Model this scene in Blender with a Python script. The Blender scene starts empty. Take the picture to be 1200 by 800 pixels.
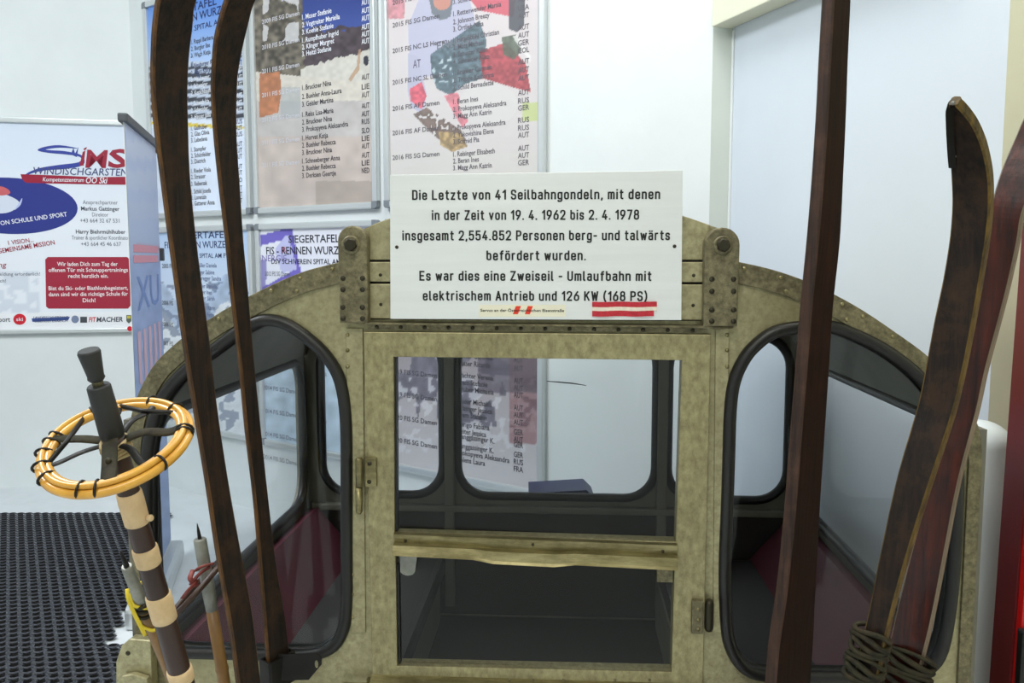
import bpy, bmesh, math, random
import numpy as np
from mathutils import Matrix, Vector

# ------------------------------------------------------------------ camera, world, lights
random.seed(7)
SC = bpy.context.scene
COL = SC.collection
F = 1020.0
PITCH = math.radians(5.5)
CAM = Vector((0, 0, 1.45))
cd = bpy.data.cameras.new('camera')
cd.sensor_width = 36
cd.lens = 36 * F / 1200
cd.clip_start = .02
cam = bpy.data.objects.new('camera', cd)
COL.objects.link(cam)
cam.location = CAM
cam.rotation_euler = (math.pi / 2 - PITCH, 0, 0)
SC.camera = cam
SC.view_settings.view_transform = 'Standard'
SC.view_settings.look = 'None'
SC.view_settings.exposure = -0.3
SC.view_settings.gamma = 1
SC.view_settings.use_curve_mapping = False

wd = bpy.data.worlds.new('world')
SC.world = wd
wd.use_nodes = True
wd.node_tree.nodes['Background'].inputs[0].default_value = (.8, .9, 1, 1)
wd.node_tree.nodes['Background'].inputs[1].default_value = .15


def area(name, loc, target, size, size_y, power, col):
    l = bpy.data.lights.new(name, 'AREA')
    l.shape = 'RECTANGLE'
    l.size, l.size_y = size, size_y
    l.energy = power
    l.color = col
    o = bpy.data.objects.new(name, l)
    COL.objects.link(o)
    o.location = loc
    d = Vector(target) - Vector(loc)
    o.rotation_euler = d.to_track_quat('-Z', 'Y').to_euler()
    return o


area('ceiling_lamp_front', (-.6, -1.0, 4.1), (-.4, .6, 0), 2.4, 1.2, 125, (1, .97, .88))
area('ceiling_lamp_left', (-2.5, 2.3, 4.1), (-2.4, 3.2, 0), 1.0, 1.8, 190, (.90, .95, 1))
area('ceiling_lamp_alcove', (.05, 2.25, 4.1), (.3, 2.6, 0), 1.0, .9, 50, (.95, .97, 1))
area('added_fill_right', (.75, 1.6, 4.1), (.95, 2.0, 0), 0.3, .5, 18, (1, .97, .84))  # added fill over the gap, brightens the dim wall panel beside the cabin
SC.cycles.max_bounces = 14
SC.cycles.diffuse_bounces = 8
SC.cycles.transparent_max_bounces = 24


# ------------------------------------------------------------------ pixel -> place helpers
def ray(px, py):
    s, c = math.sin(PITCH), math.cos(PITCH)
    a, b = (px - 600) / F, (400 - py) / F
    return Vector((a, c + b * s, -s + b * c))


def at_y(px, py, Y):
    d = ray(px, py)
    return CAM + d * (Y / d.y)


def at_z(px, py, z):
    d = ray(px, py)
    return CAM + d * ((z - CAM.z) / d.z)


class Frame:
    """a vertical plane in the room: u along it, v behind it, z up"""
    def __init__(s, x, y, yaw):
        s.o = Vector((x, y, 0))
        s.yaw = yaw
        s.u = Vector((math.cos(yaw), math.sin(yaw), 0))
        s.v = Vector((-math.sin(yaw), math.cos(yaw), 0))

    def hit(s, px, py, v=0.0):
        d = ray(px, py)
        p0 = s.o + s.v * v
        t = (p0 - CAM).dot(s.v) / d.dot(s.v)
        p = CAM + d * t
        return ((p - s.o).dot(s.u), p.z)

    def depth(s, px, py, v=0.0):
        u, z = s.hit(px, py, v)
        p = s.world(u, v, z) - CAM
        return p.y * math.cos(PITCH) - p.z * math.sin(PITCH)

    def world(s, u, v, z):
        return s.o + s.u * u + s.v * v + Vector((0, 0, z))

    def proj(s, u, v, z):
        p = s.world(u, v, z) - CAM
        sn, c = math.sin(PITCH), math.cos(PITCH)
        dep = p.y * c - p.z * sn
        return 600 + F * p.x / dep, 400 - F * (p.y * sn + p.z * c) / dep


# ------------------------------------------------------------------ materials
def lin(c):
    return tuple(((x / 255) / 12.92 if x / 255 <= .04045 else ((x / 255 + .055) / 1.055) ** 2.4) for x in c)


def mat(name, rgb, rough=.6, metal=0.0, var=0.0, scale=8.0, stretch=(1, 1, 1), rgb2=None, bump=0.0, spec=.5, coat=0.0):
    m = bpy.data.materials.new(name)
    m.use_nodes = True
    nt = m.node_tree
    b = nt.nodes['Principled BSDF']
    c = lin(rgb)
    b.inputs['Base Color'].default_value = (*c, 1)
    b.inputs['Roughness'].default_value = rough
    b.inputs['Metallic'].default_value = metal
    b.inputs['Specular IOR Level'].default_value = spec
    b.inputs['Coat Weight'].default_value = coat
    if var or rgb2 or bump:
        tc = nt.nodes.new('ShaderNodeTexCoord')
        mp = nt.nodes.new('ShaderNodeMapping')
        mp.inputs['Scale'].default_value = stretch
        nt.links.new(tc.outputs['Object'], mp.inputs[0])
        n = nt.nodes.new('ShaderNodeTexNoise')
        n.inputs['Scale'].default_value = scale
        n.inputs['Detail'].default_value = 6
        n.inputs['Roughness'].default_value = .65
        nt.links.new(mp.outputs[0], n.inputs['Vector'])
        r = nt.nodes.new('ShaderNodeValToRGB')
        r.color_ramp.elements[0].position = .32
        r.color_ramp.elements[1].position = .68
        d = lin(rgb2) if rgb2 else tuple(x * (1 + var) for x in c)
        r.color_ramp.elements[0].color = (*(tuple(x * (1 - var) for x in c) if not rgb2 else c), 1)
        r.color_ramp.elements[1].color = (*d, 1)
        nt.links.new(n.outputs['Fac'], r.inputs[0])
        nt.links.new(r.outputs[0], b.inputs['Base Color'])
        if bump:
            bp = nt.nodes.new('ShaderNodeBump')
            bp.inputs['Strength'].default_value = bump
            bp.inputs['Distance'].default_value = .004
            nt.links.new(n.outputs['Fac'], bp.inputs['Height'])
            nt.links.new(bp.outputs[0], b.inputs['Normal'])
    return m


def aged(name, dark, light, patch, rough=.55, metal=0.0, grain=(70, (1, 1, .05)), blot=7.0, amount=.5, bump=.3, spec=.3, coat=0.0):
    """fine grain between two tones, with blotches of a third"""
    m = bpy.data.materials.new(name)
    m.use_nodes = True
    nt = m.node_tree
    N, L = nt.nodes.new, nt.links.new
    b = nt.nodes['Principled BSDF']
    b.inputs['Roughness'].default_value = rough
    b.inputs['Metallic'].default_value = metal
    b.inputs['Specular IOR Level'].default_value = spec
    b.inputs['Coat Weight'].default_value = coat
    tc = N('ShaderNodeTexCoord')
    mp = N('ShaderNodeMapping')
    mp.inputs['Scale'].default_value = grain[1]
    L(tc.outputs['Object'], mp.inputs[0])
    n1 = N('ShaderNodeTexNoise')
    n1.inputs['Scale'].default_value = grain[0]
    n1.inputs['Detail'].default_value = 8
    n1.inputs['Roughness'].default_value = .7
    L(mp.outputs[0], n1.inputs['Vector'])
    r1 = N('ShaderNodeValToRGB')
    r1.color_ramp.elements[0].position, r1.color_ramp.elements[1].position = .36, .66
    r1.color_ramp.elements[0].color, r1.color_ramp.elements[1].color = (*lin(dark), 1), (*lin(light), 1)
    L(n1.outputs['Fac'], r1.inputs[0])
    n2 = N('ShaderNodeTexNoise')
    n2.inputs['Scale'].default_value = blot
    n2.inputs['Detail'].default_value = 7
    n2.inputs['Roughness'].default_value = .75
    L(tc.outputs['Object'], n2.inputs['Vector'])
    r2 = N('ShaderNodeValToRGB')
    r2.color_ramp.elements[0].position, r2.color_ramp.elements[1].position = .48, .72
    r2.color_ramp.elements[0].color, r2.color_ramp.elements[1].color = (0, 0, 0, 1), (amount, amount, amount, 1)
    L(n2.outputs['Fac'], r2.inputs[0])
    mx = N('ShaderNodeMixRGB')
    L(r2.outputs[0], mx.inputs[0])
    L(r1.outputs[0], mx.inputs[1])
    mx.inputs[2].default_value = (*lin(patch), 1)
    L(mx.outputs[0], b.inputs['Base Color'])
    bp = N('ShaderNodeBump')
    bp.inputs['Strength'].default_value = bump
    bp.inputs['Distance'].default_value = .003
    L(n1.outputs['Fac'], bp.inputs['Height'])
    L(bp.outputs[0], b.inputs['Normal'])
    return m


def glass(name, refl=.06, milk=0.0, tint=(1, 1, 1)):
    m = bpy.data.materials.new(name)
    m.use_nodes = True
    nt = m.node_tree
    nt.nodes.clear()
    out = nt.nodes.new('ShaderNodeOutputMaterial')
    tr = nt.nodes.new('ShaderNodeBsdfTransparent')
    tr.inputs[0].default_value = (*tint, 1)
    gl = nt.nodes.new('ShaderNodeBsdfGlossy')
    gl.inputs['Roughness'].default_value = .03
    fc = nt.nodes.new('ShaderNodeLayerWeight')
    fc.inputs[0].default_value = .5
    pw = nt.nodes.new('ShaderNodeMath')
    pw.operation = 'POWER'
    pw.inputs[1].default_value = 5
    nt.links.new(fc.outputs['Facing'], pw.inputs[0])
    lw = nt.nodes.new('ShaderNodeMath')
    lw.operation = 'MULTIPLY_ADD'
    lw.inputs[1].default_value = .3
    lw.inputs[2].default_value = .014
    nt.links.new(pw.outputs[0], lw.inputs[0])
    mx = nt.nodes.new('ShaderNodeMixShader')
    nt.links.new(lw.outputs[0], mx.inputs[0])
    base = tr
    if milk:
        df = nt.nodes.new('ShaderNodeBsdfDiffuse')
        df.inputs[0].default_value = (.8, .82, .83, 1)
        tl = nt.nodes.new('ShaderNodeBsdfTranslucent')
        tl.inputs[0].default_value = (.8, .82, .83, 1)
        m2 = nt.nodes.new('ShaderNodeMixShader')
        m2.inputs[0].default_value = .5
        nt.links.new(df.outputs[0], m2.inputs[1])
        nt.links.new(tl.outputs[0], m2.inputs[2])
        m3 = nt.nodes.new('ShaderNodeMixShader')
        m3.inputs[0].default_value = milk
        nt.links.new(tr.outputs[0], m3.inputs[1])
        nt.links.new(m2.outputs[0], m3.inputs[2])
        base = m3
    nt.links.new(base.outputs[0], mx.inputs[1])
    nt.links.new(gl.outputs[0], mx.inputs[2])
    nt.links.new(mx.outputs[0], out.inputs[0])
    return m


def attr_mat(name, rough=.35):
    m = bpy.data.materials.new(name)
    m.use_nodes = True
    nt = m.node_tree
    b = nt.nodes['Principled BSDF']
    a = nt.nodes.new('ShaderNodeVertexColor')
    a.layer_name = 'ink'
    nt.links.new(a.outputs[0], b.inputs['Base Color'])
    b.inputs['Roughness'].default_value = rough
    b.inputs['Specular IOR Level'].default_value = .35
    return m


M = {
    'wall': mat('white_wall_paint', (216, 221, 222), .7, var=.03, scale=3),
    'wall_warm': mat('cream_wall_paint', (222, 221, 200), .7, var=.03, scale=3),
    'panel': mat('pale_blue_grey_laminate', (204, 212, 222), .5, var=.02, scale=2),
    'pillar': mat('grey_white_paint', (190, 197, 192), .6, var=.03, scale=4),
    'ceiling': mat('ceiling_paint', (225, 225, 220), .8),
    'floor': mat('pale_floor', (206, 211, 214), .45, var=.06, scale=5),
    'rubber_mat': mat('black_rubber_mat', (44, 46, 54), .5, var=.35, scale=30, bump=.3),
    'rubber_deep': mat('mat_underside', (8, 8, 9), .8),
    'alu': aged('weathered_aluminium', (144, 137, 104), (184, 177, 140), (124, 116, 84), .42, .5, (80, (1, 1, 1)), 5, .6, .08, .5),
    'alu2': aged('weathered_aluminium_door', (134, 126, 92), (174, 166, 126), (112, 104, 76), .42, .5, (90, (1, 1, .6)), 6, .6, .08, .5),
    'alu_dark': aged('dull_aluminium_bracket', (92, 86, 64), (142, 134, 104), (74, 68, 50), .5, .45, (90, (1, 1, 1)), 16, .8, .25, .5),
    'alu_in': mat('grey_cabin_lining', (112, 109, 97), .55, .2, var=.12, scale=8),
    'lip': aged('bright_worn_aluminium', (112, 104, 70), (160, 151, 112), (90, 82, 56), .36, .75, (60, (.2, 1, 1)), 14, .6, .1, .5),
    'gap': mat('dark_seam', (22, 20, 16), .9),
    'rivet': mat('dark_rivet', (58, 54, 42), .45, .7),
    'gasket': mat('black_rubber_gasket', (22, 21, 20), .42),
    'seat_red': mat('dark_red_seat_vinyl', (84, 26, 42), .55, var=.15, scale=12),
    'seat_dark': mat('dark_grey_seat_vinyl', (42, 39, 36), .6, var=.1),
    'cabin_floor': mat('dark_cabin_floor', (32, 30, 27), .7),
    'glass': glass('clear_pane', tint=(.97, .98, .98)),
    'milk': glass('scratched_plastic_pane', milk=.03, tint=(.98, .99, 1)),
    'sign': mat('brushed_sign_plate', (222, 225, 227), .4, .15, scale=40, rgb2=(230, 233, 235), stretch=(.05, 1, 1)),
    'black': mat('black_enamel', (14, 14, 15), .45),
    'chrome': mat('snap_frame_aluminium', (205, 209, 210), .32, .55),
    'cap': mat('grey_corner_plastic', (120, 126, 132), .5),
    'capdark': mat('dark_grey_plastic', (64, 68, 74), .5),
    'ink': attr_mat('printed_ink'),
    'matte_ink': attr_mat('printed_fabric', .75),
    'ski_dark': aged('dark_tarred_wood', (10, 7, 6), (42, 27, 18), (64, 44, 26), .6, 0, (110, (1, 1, .05)), 22, .7, .5, .25),
    'ski_edge': aged('brown_wood_edge', (46, 28, 10), (104, 68, 24), (30, 20, 10), .55, 0, (90, (1, 1, .06)), 26, .8, .3),
    'ski_brown': aged('brown_varnished_wood', (34, 22, 17), (72, 48, 37), (92, 66, 52), .5, 0, (110, (1, 1, .04)), 14, .5, .4),
    'ski_brown2': aged('dark_brown_wood', (18, 9, 6), (42, 22, 14), (50, 28, 17), .7, 0, (110, (1, 1, .04)), 14, .6, .4, .12),
    'ski_red': aged('red_brown_varnish', (26, 9, 5), (78, 26, 11), (22, 10, 8), .35, 0, (80, (1, 1, .04)), 12, .8, .25, .4, .1),
    'ski_olive': aged('olive_worn_wood_edge', (52, 40, 14), (112, 88, 34), (40, 30, 14), .55, 0, (90, (1, 1, .06)), 26, .8, .3),
    'ski_grey': mat('grey_worn_edge', (88, 76, 62), .5, scale=30, rgb2=(128, 112, 92), stretch=(1, 1, .08)),
    'iron': mat('dark_iron', (34, 32, 30), .45, .6, var=.2, scale=30),
    'leather': aged('old_mossy_leather', (22, 20, 12), (58, 50, 30), (40, 44, 22), .75, 0, (60, (1, 1, 1)), 20, .8, .5),
    'leather_red': mat('red_leather_strap', (112, 42, 38), .55, scale=40, rgb2=(138, 60, 52), bump=.3),
    'cane': mat('yellow_cane', (196, 138, 40), .35, scale=25, rgb2=(222, 168, 66), coat=.3),
    'bamboo': mat('aged_bamboo', (96, 68, 32), .45, scale=20, rgb2=(138, 100, 48), stretch=(1, 1, .3)),
    'pole': mat('dark_brown_pole_wood', (42, 24, 18), .4, scale=22, rgb2=(62, 38, 26), stretch=(1, 1, .2)),
    'tape': mat('cream_wrapping_tape', (196, 166, 124), .7, scale=40, rgb2=(218, 190, 150), bump=.3),
    'grip': mat('black_rubber_grip', (30, 32, 32), .55, var=.15, scale=40),
    'zinc': mat('dull_zinc_ferrule', (122, 122, 116), .45, .6, scale=30, rgb2=(152, 152, 144)),
    'string': mat('yellow_string', (214, 190, 52), .7),
    'cord': mat('beige_cord', (168, 150, 110), .8),
    'red': mat('bright_red_lacquer', (200, 16, 14), .35),
    'maroon': mat('maroon_lacquer', (98, 28, 30), .4),
    'white_plastic': mat('white_glossy_plastic', (212, 220, 222), .35),
    'blue_plastic': mat('dark_blue_plastic', (30, 38, 74), .5),
    'sticker': mat('cream_sticker_paper', (232, 228, 208), .6),
    'flagred': mat('red_woven_ribbon', (190, 40, 56), .7, var=.2, scale=120),
    'flagwhite': mat('white_woven_ribbon', (232, 220, 205), .7, var=.1, scale=120),
    'sticker_red': mat('sticker_red_ink', (224, 58, 32), .5),
}


# ------------------------------------------------------------------ mesh builder
class MB:
    def __init__(s):
        s.v, s.f, s.m, s.c, s.sm = [], [], [], [], []

    def add(s, verts, faces, m=0, col=None, smooth=False):
        b = len(s.v)
        s.v.extend(tuple(p) for p in verts)
        for f in faces:
            s.f.append(tuple(i + b for i in f))
            s.m.append(m)
            s.sm.append(smooth)
        s.c.extend([col or (1, 1, 1)] * len(verts)) if not isinstance(col, list) else s.c.extend(col)

    def box(s, lo, hi, m=0, bev=0.0):
        x0, y0, z0 = lo
        x1, y1, z1 = hi
        if bev <= 0:
            s.add([(x0, y0, z0), (x1, y0, z0), (x1, y1, z0), (x0, y1, z0), (x0, y0, z1), (x1, y0, z1), (x1, y1, z1), (x0, y1, z1)],
                  [(3, 2, 1, 0), (4, 5, 6, 7), (0, 1, 5, 4), (1, 2, 6, 5), (2, 3, 7, 6), (3, 0, 4, 7)], m)
            return
        bm = bmesh.new()
        bmesh.ops.create_cube(bm, size=1)
        for v in bm.verts:
            v.co = Vector(((x0 + x1) / 2 + v.co.x * (x1 - x0), (y0 + y1) / 2 + v.co.y * (y1 - y0), (z0 + z1) / 2 + v.co.z * (z1 - z0)))
        bmesh.ops.bevel(bm, geom=bm.edges[:], offset=min(bev, .45 * min(x1 - x0, y1 - y0, z1 - z0)), segments=2, profile=.6, affect='EDGES')
        s.bm(bm, m)

    def bm(s, bm, m=0, smooth=False, T=None):
        bm.verts.index_update()
        s.add([(T @ v.co if T else v.co) for v in bm.verts], [[v.index for v in f.verts] for f in bm.faces], m, smooth=smooth)
        bm.free()

    def tube(s, path, r, m=0, closed=False, seg=10, flat=1.0, up=None, cap=True):
        """round (or flattened) tube along a path; r a number or a list"""
        P = [Vector(p) for p in path]
        n = len(P)
        R = [r] * n if not hasattr(r, '__len__') else list(r)
        tang = []
        for i in range(n):
            a = P[(i - 1) % n] if (closed or i > 0) else P[i]
            b = P[(i + 1) % n] if (closed or i < n - 1) else P[i]
            tang.append((b - a).normalized())
        ref = Vector(up) if up else (Vector((0, 0, 1)) if abs(tang[0].z) < .9 else Vector((1, 0, 0)))
        X = (ref - tang[0] * ref.dot(tang[0])).normalized()
        V = []
        for i in range(n):
            if up:
                X = (ref - tang[i] * ref.dot(tang[i])).normalized()
            else:
                X = (X - tang[i] * X.dot(tang[i])).normalized()
            Y = tang[i].cross(X)
            for k in range(seg):
                a = 2 * math.pi * k / seg
                V.append(P[i] + X * (math.cos(a) * R[i] * flat) + Y * (math.sin(a) * R[i]))
        Fc = []
        for i in range(n if closed else n - 1):
            j = (i + 1) % n
            for k in range(seg):
                l = (k + 1) % seg
                Fc.append((i * seg + k, i * seg + l, j * seg + l, j * seg + k))
        s.add(V, Fc, m, smooth=True)
        if cap and not closed:
            b = len(s.v) - len(V)
            s.f.append(tuple(b + k for k in reversed(range(seg))))
            s.m.append(m); s.sm.append(False)
            s.f.append(tuple(b + (n - 1) * seg + k for k in range(seg)))
            s.m.append(m); s.sm.append(False)

    def lathe(s, p0, axis, prof, m=0, seg=20):
        """profile of (distance along axis, radius)"""
        p0, ax = Vector(p0), Vector(axis).normalized()
        X = ax.orthogonal().normalized()
        Y = ax.cross(X)
        V, Fc = [], []
        for (h, r) in prof:
            for k in range(seg):
                a = 2 * math.pi * k / seg
                V.append(p0 + ax * h + (X * math.cos(a) + Y * math.sin(a)) * r)
        for i in range(len(prof) - 1):
            for k in range(seg):
                l = (k + 1) % seg
                Fc.append((i * seg + k, i * seg + l, (i + 1) * seg + l, (i + 1) * seg + k))
        n = len(prof)
        Fc.append(tuple(reversed(range(seg))))
        Fc.append(tuple((n - 1) * seg + k for k in range(seg)))
        s.add(V, Fc, m)
        for i in range(len(Fc) - 2):
            s.sm[-(i + 3)] = True

    def dome(s, c, nrm, r, m=0, h=.6):
        s.lathe(c, nrm, [(-.0005, r), (r * h * .45, r * .9), (r * h * .8, r * .6), (r * h, r * .18)], m, 10)

    def prism(s, poly, v0, v1, m=0):
        """convex or simple polygon of (u, z) between v0 and v1"""
        n = len(poly)
        V = [(p[0], v0, p[1]) for p in poly] + [(p[0], v1, p[1]) for p in poly]
        s.add(V, [tuple(range(n)), tuple(reversed(range(n, 2 * n)))] + [(i, i + n, (i + 1) % n + n, (i + 1) % n) for i in range(n)], m)

    def build(s, name, mats, parent=None, off=(0, 0, 0), fix=True):
        me = bpy.data.meshes.new(name)
        o = Vector(off)
        me.from_pydata([tuple(Vector(p) - o) for p in s.v], [], s.f)
        for mm in (mats if isinstance(mats, (list, tuple)) else [mats]):
            me.materials.append(M[mm] if isinstance(mm, str) else mm)
        me.polygons.foreach_set('material_index', s.m)
        me.polygons.foreach_set('use_smooth', s.sm)
        if any(c != (1, 1, 1) for c in s.c):
            a = me.color_attributes.new('ink', 'FLOAT_COLOR', 'POINT')
            flat = []
            for c in s.c:
                flat.extend((c[0], c[1], c[2], 1))
            a.data.foreach_set('color', flat)
        if fix:
            bm = bmesh.new()
            bm.from_mesh(me)
            bmesh.ops.recalc_face_normals(bm, faces=bm.faces[:])
            bm.to_mesh(me)
            bm.free()
        me.update()
        ob = bpy.data.objects.new(name, me)
        COL.objects.link(ob)
        if parent:
            ob.parent = parent
        return ob


def thing(name, label, cat, loc, yaw=0.0, group=None):
    o = bpy.data.objects.new(name, None)
    o.empty_display_size = .1
    COL.objects.link(o)
    o.location = loc
    o.rotation_euler = (0, 0, yaw)
    o['label'], o['category'] = label, cat
    if group:
        o['group'] = group
    return o


def structure(o):
    o['kind'] = 'structure'
    return o


def smooth_path(pts, closed=True, n=8):
    """Catmull-Rom through the points"""
    P = [np.array(p, float) for p in pts]
    out = []
    m = len(P)
    for i in range(m if closed else m - 1):
        p0 = P[(i - 1) % m] if closed or i > 0 else 2 * P[0] - P[1]
        p1, p2 = P[i], P[(i + 1) % m]
        p3 = P[(i + 2) % m] if closed or i + 2 < m else 2 * P[-1] - P[-2]
        for k in range(n):
            t = k / n
            out.append(tuple(.5 * (2 * p1 + (p2 - p0) * t + (2 * p0 - 5 * p1 + 4 * p2 - p3) * t * t + (3 * p1 - p0 - 3 * p2 + p3) * t ** 3)))
    if not closed:
        out.append(tuple(P[-1]))
    return out


def round_rect(x0, x1, z0, z1, r, n=7):
    out = []
    for cx, cz, a0 in ((x1 - r, z1 - r, 0), (x0 + r, z1 - r, 90), (x0 + r, z0 + r, 180), (x1 - r, z0 + r, 270)):
        for k in range(n + 1):
            a = math.radians(a0 + 90 * k / n)
            out.append((cx + r * math.cos(a), cz + r * math.sin(a)))
    return out


def curve_mesh(cu):
    ob = bpy.data.objects.new('tmp', cu)
    COL.objects.link(ob)
    dg = bpy.context.evaluated_depsgraph_get()
    dg.update()
    ev = ob.evaluated_get(dg)
    me = ev.to_mesh()
    V = [v.co.copy() for v in me.vertices]
    Fc = [tuple(p.vertices) for p in me.polygons]
    ev.to_mesh_clear()
    bpy.data.objects.remove(ob)
    bpy.data.curves.remove(cu)
    return V, Fc


def plate(mb, loops, v0, v1, m=0, bev=.0015, axis='front', u=0.0):
    """sheet with holes: loops of (u, z) [front] or (v, z) [side at u]"""
    cu = bpy.data.curves.new('tmp', 'CURVE')
    cu.dimensions = '2D'
    cu.fill_mode = 'BOTH'
    cu.extrude = max(.0002, abs(v1 - v0) / 2 - bev)
    cu.bevel_depth = bev
    cu.bevel_resolution = 1
    cu.offset = -bev
    for lp in loops:
        sp = cu.splines.new('POLY')
        sp.points.add(len(lp) - 1)
        for i, p in enumerate(lp):
            sp.points[i].co = (p[0], p[1], 0, 1)
        sp.use_cyclic_u = True
    V, Fc = curve_mesh(cu)
    mid = (v0 + v1) / 2
    if axis == 'front':
        mb.add([(p.x, mid - p.z, p.y) for p in V], Fc, m)
    else:
        mb.add([(mid + p.z, p.x, p.y) for p in V], Fc, m)


FONT_CAP = None


def text(mb, s, u0, z, cap, v, m=0, col=None, u1=None, xs=.85, bold=0.0, shear=0.0, align='L', rot=0.0):
    """flat lettering facing -v; fitted between u0 and u1 when u1 is given"""
    global FONT_CAP

    def raw(t, b=0.0):
        cu = bpy.data.curves.new('tmp', 'FONT')
        cu.body = t
        cu.size = 1
        cu.resolution_u = 2
        cu.offset = b
        cu.fill_mode = 'FRONT'
        return curve_mesh(cu)
    if FONT_CAP is None:
        V, _ = raw('H')
        FONT_CAP = max(p.y for p in V) - min(p.y for p in V)
    V, Fc = raw(s, bold)
    if not V:
        return
    k = cap / FONT_CAP
    x0, x1 = min(p.x for p in V), max(p.x for p in V)
    sx = (u1 - u0) / (x1 - x0) if u1 is not None else k * xs
    w = (x1 - x0) * sx
    ox = u0 if (u1 is not None or align == 'L') else (u0 - w / 2 if align == 'C' else u0 - w)
    out = []
    for p in V:
        x, y = (p.x - x0) * sx + shear * p.y * k, p.y * k
        if rot:
            x, y = x * math.cos(rot) - y * math.sin(rot), x * math.sin(rot) + y * math.cos(rot)
        out.append((ox + x, v, z + y))
    mb.add(out, [tuple(reversed(f)) for f in Fc], m, col)


# ------------------------------------------------------------------ the room
def wall(name, p0, p1, z0, z1, m, th=.1):
    """wall whose room side runs from p0 to p1 (room on the right-hand side facing p1 is outside)"""
    p0, p1 = Vector((*p0, 0)), Vector((*p1, 0))
    d = (p1 - p0).normalized()
    n = Vector((-d.y, d.x, 0))
    mb = MB()
    q = [p0, p1, p1 + n * th, p0 + n * th]
    V = [(p.x, p.y, z0) for p in q] + [(p.x, p.y, z1) for p in q]
    mb.add(V, [(0, 1, 2, 3), (4, 5, 6, 7), (0, 1, 5, 4), (1, 2, 6, 5), (2, 3, 7, 6), (3, 0, 4, 7)])
    return structure(mb.build(name, m))


CEIL = 4.2
WZ0 = 5.5
wall_ang = math.atan2(-1020, 1398)
PW = Frame(-.414 * WZ0, WZ0, wall_ang)            # the wall with the posters
uA = -.12
uB = PW.hit(830, 302)[0]
cornerA = PW.world(uA, 0, 0)
cornerB = PW.world(uB, 0, 0)
cornerC = at_y(853, 302, cornerB.y - .01)
rdir = Vector((.35, -1, 0)).normalized()
# the laminate panel runs from C towards the camera until pixel column 1168
dx = ray(1168, 302)
t = None
k = (dx.x / dx.y * cornerC.y - cornerC.x) / (rdir.x - dx.x / dx.y * rdir.y)
cornerR = cornerC + rdir * k
RW = Frame(cornerC.x, cornerC.y, math.atan2(rdir.y, rdir.x))
lw_yaw = math.radians(12)
LW = Frame(cornerA.x, cornerA.y, lw_yaw)          # wall with the ski school poster
leftEnd = LW.world(-2.4, 0, 0)
XR, YB = 2.3, -2.4

mb = MB()
mb.box((-4.9, -2.6, -.1), (2.5, 6.2, 0))
structure(mb.build('floor', 'floor'))
mb = MB()
mb.box((-4.9, -2.6, CEIL), (2.5, 6.2, CEIL + .1))
structure(mb.build('ceiling', 'ceiling'))
wall('wall_back', cornerA.xy, cornerB.xy, 0, CEIL, 'wall')
wall('wall_left', leftEnd.xy, cornerA.xy, 0, CEIL, 'wall')
mb = MB()
structure(wall('trim_1', cornerB.xy, cornerC.xy, 0, CEIL, 'pillar', .06))
wall('wall_right', cornerC.xy, cornerR.xy, 0, CEIL, 'panel')
wall('wall_right_near', cornerR.xy, (XR, cornerR.y), 0, CEIL, 'wall_warm')
wall('wall_side_right', (XR, cornerR.y), (XR, YB), 0, CEIL, 'wall_warm')
wall('wall_front', (XR, YB), (leftEnd.x, YB), 0, CEIL, 'wall')
wall('wall_side_left', (leftEnd.x, YB), leftEnd.xy, 0, CEIL, 'wall')
# rail along the laminate panel high up
mb = MB()
zb, zt = RW.hit(853, 36)[1], RW.hit(853, 3)[1]
mb.box((-.01, -.085, zb), (1.1, -.002, zt), bev=.004)
b = mb.build('trim_2', 'wall_warm')
b.location = RW.o
b.rotation_euler = (0, 0, RW.yaw)
structure(b)
# narrow edge bead on the panel beside the pillar
mb = MB()
mb.box((.0, -.006, .0), (.012, 0, zb - .01), bev=.002)
b = mb.build('trim_3', 'wall')
b.location = RW.o
b.rotation_euler = (0, 0, RW.yaw)
structure(b)

# ------------------------------------------------------------------ the gondola cabin
YAW = math.radians(-3.4)
G = Frame(.07, 1.65, YAW)
DEP = 1.16
gondola = thing('gondola_cabin', 'old riveted aluminium cable car cabin with rounded ends and rubber-sealed windows', 'gondola', G.o, YAW)


def gp(pts, v=0.0):
    return [G.hit(x, y, v) for x, y in pts]


ZLOW = .22
ez0, ez1 = G.hit(152, 762)[1], G.hit(152, 494)[1]
uL = G.hit(152, 540)[0]
uR = G.hit(1149, 540)[0]
arcL = [(152, 540), (153, 505), (160, 470), (180, 430), (205, 404), (234, 382), (262, 364), (291, 348), (325, 331), (360, 317), (399, 307)]
arcR = [(862, 306), (905, 316), (950, 332), (1001, 358), (1048, 389), (1087, 418), (1115, 449), (1141, 490), (1148, 515), (1149, 540)]
crown = [(415, 273), (457, 256), (520, 238), (600, 229), (660, 228), (740, 236), (800, 253), (846, 269)]
leftArc = gp(smooth_path(arcL, False, 4))
rightArc = gp(smooth_path(arcR, False, 4))
crownArc = gp(smooth_path(crown, False, 4))
outline = [(uL, ZLOW)] + leftArc + crownArc + rightArc + [(uR, ZLOW)]

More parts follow.
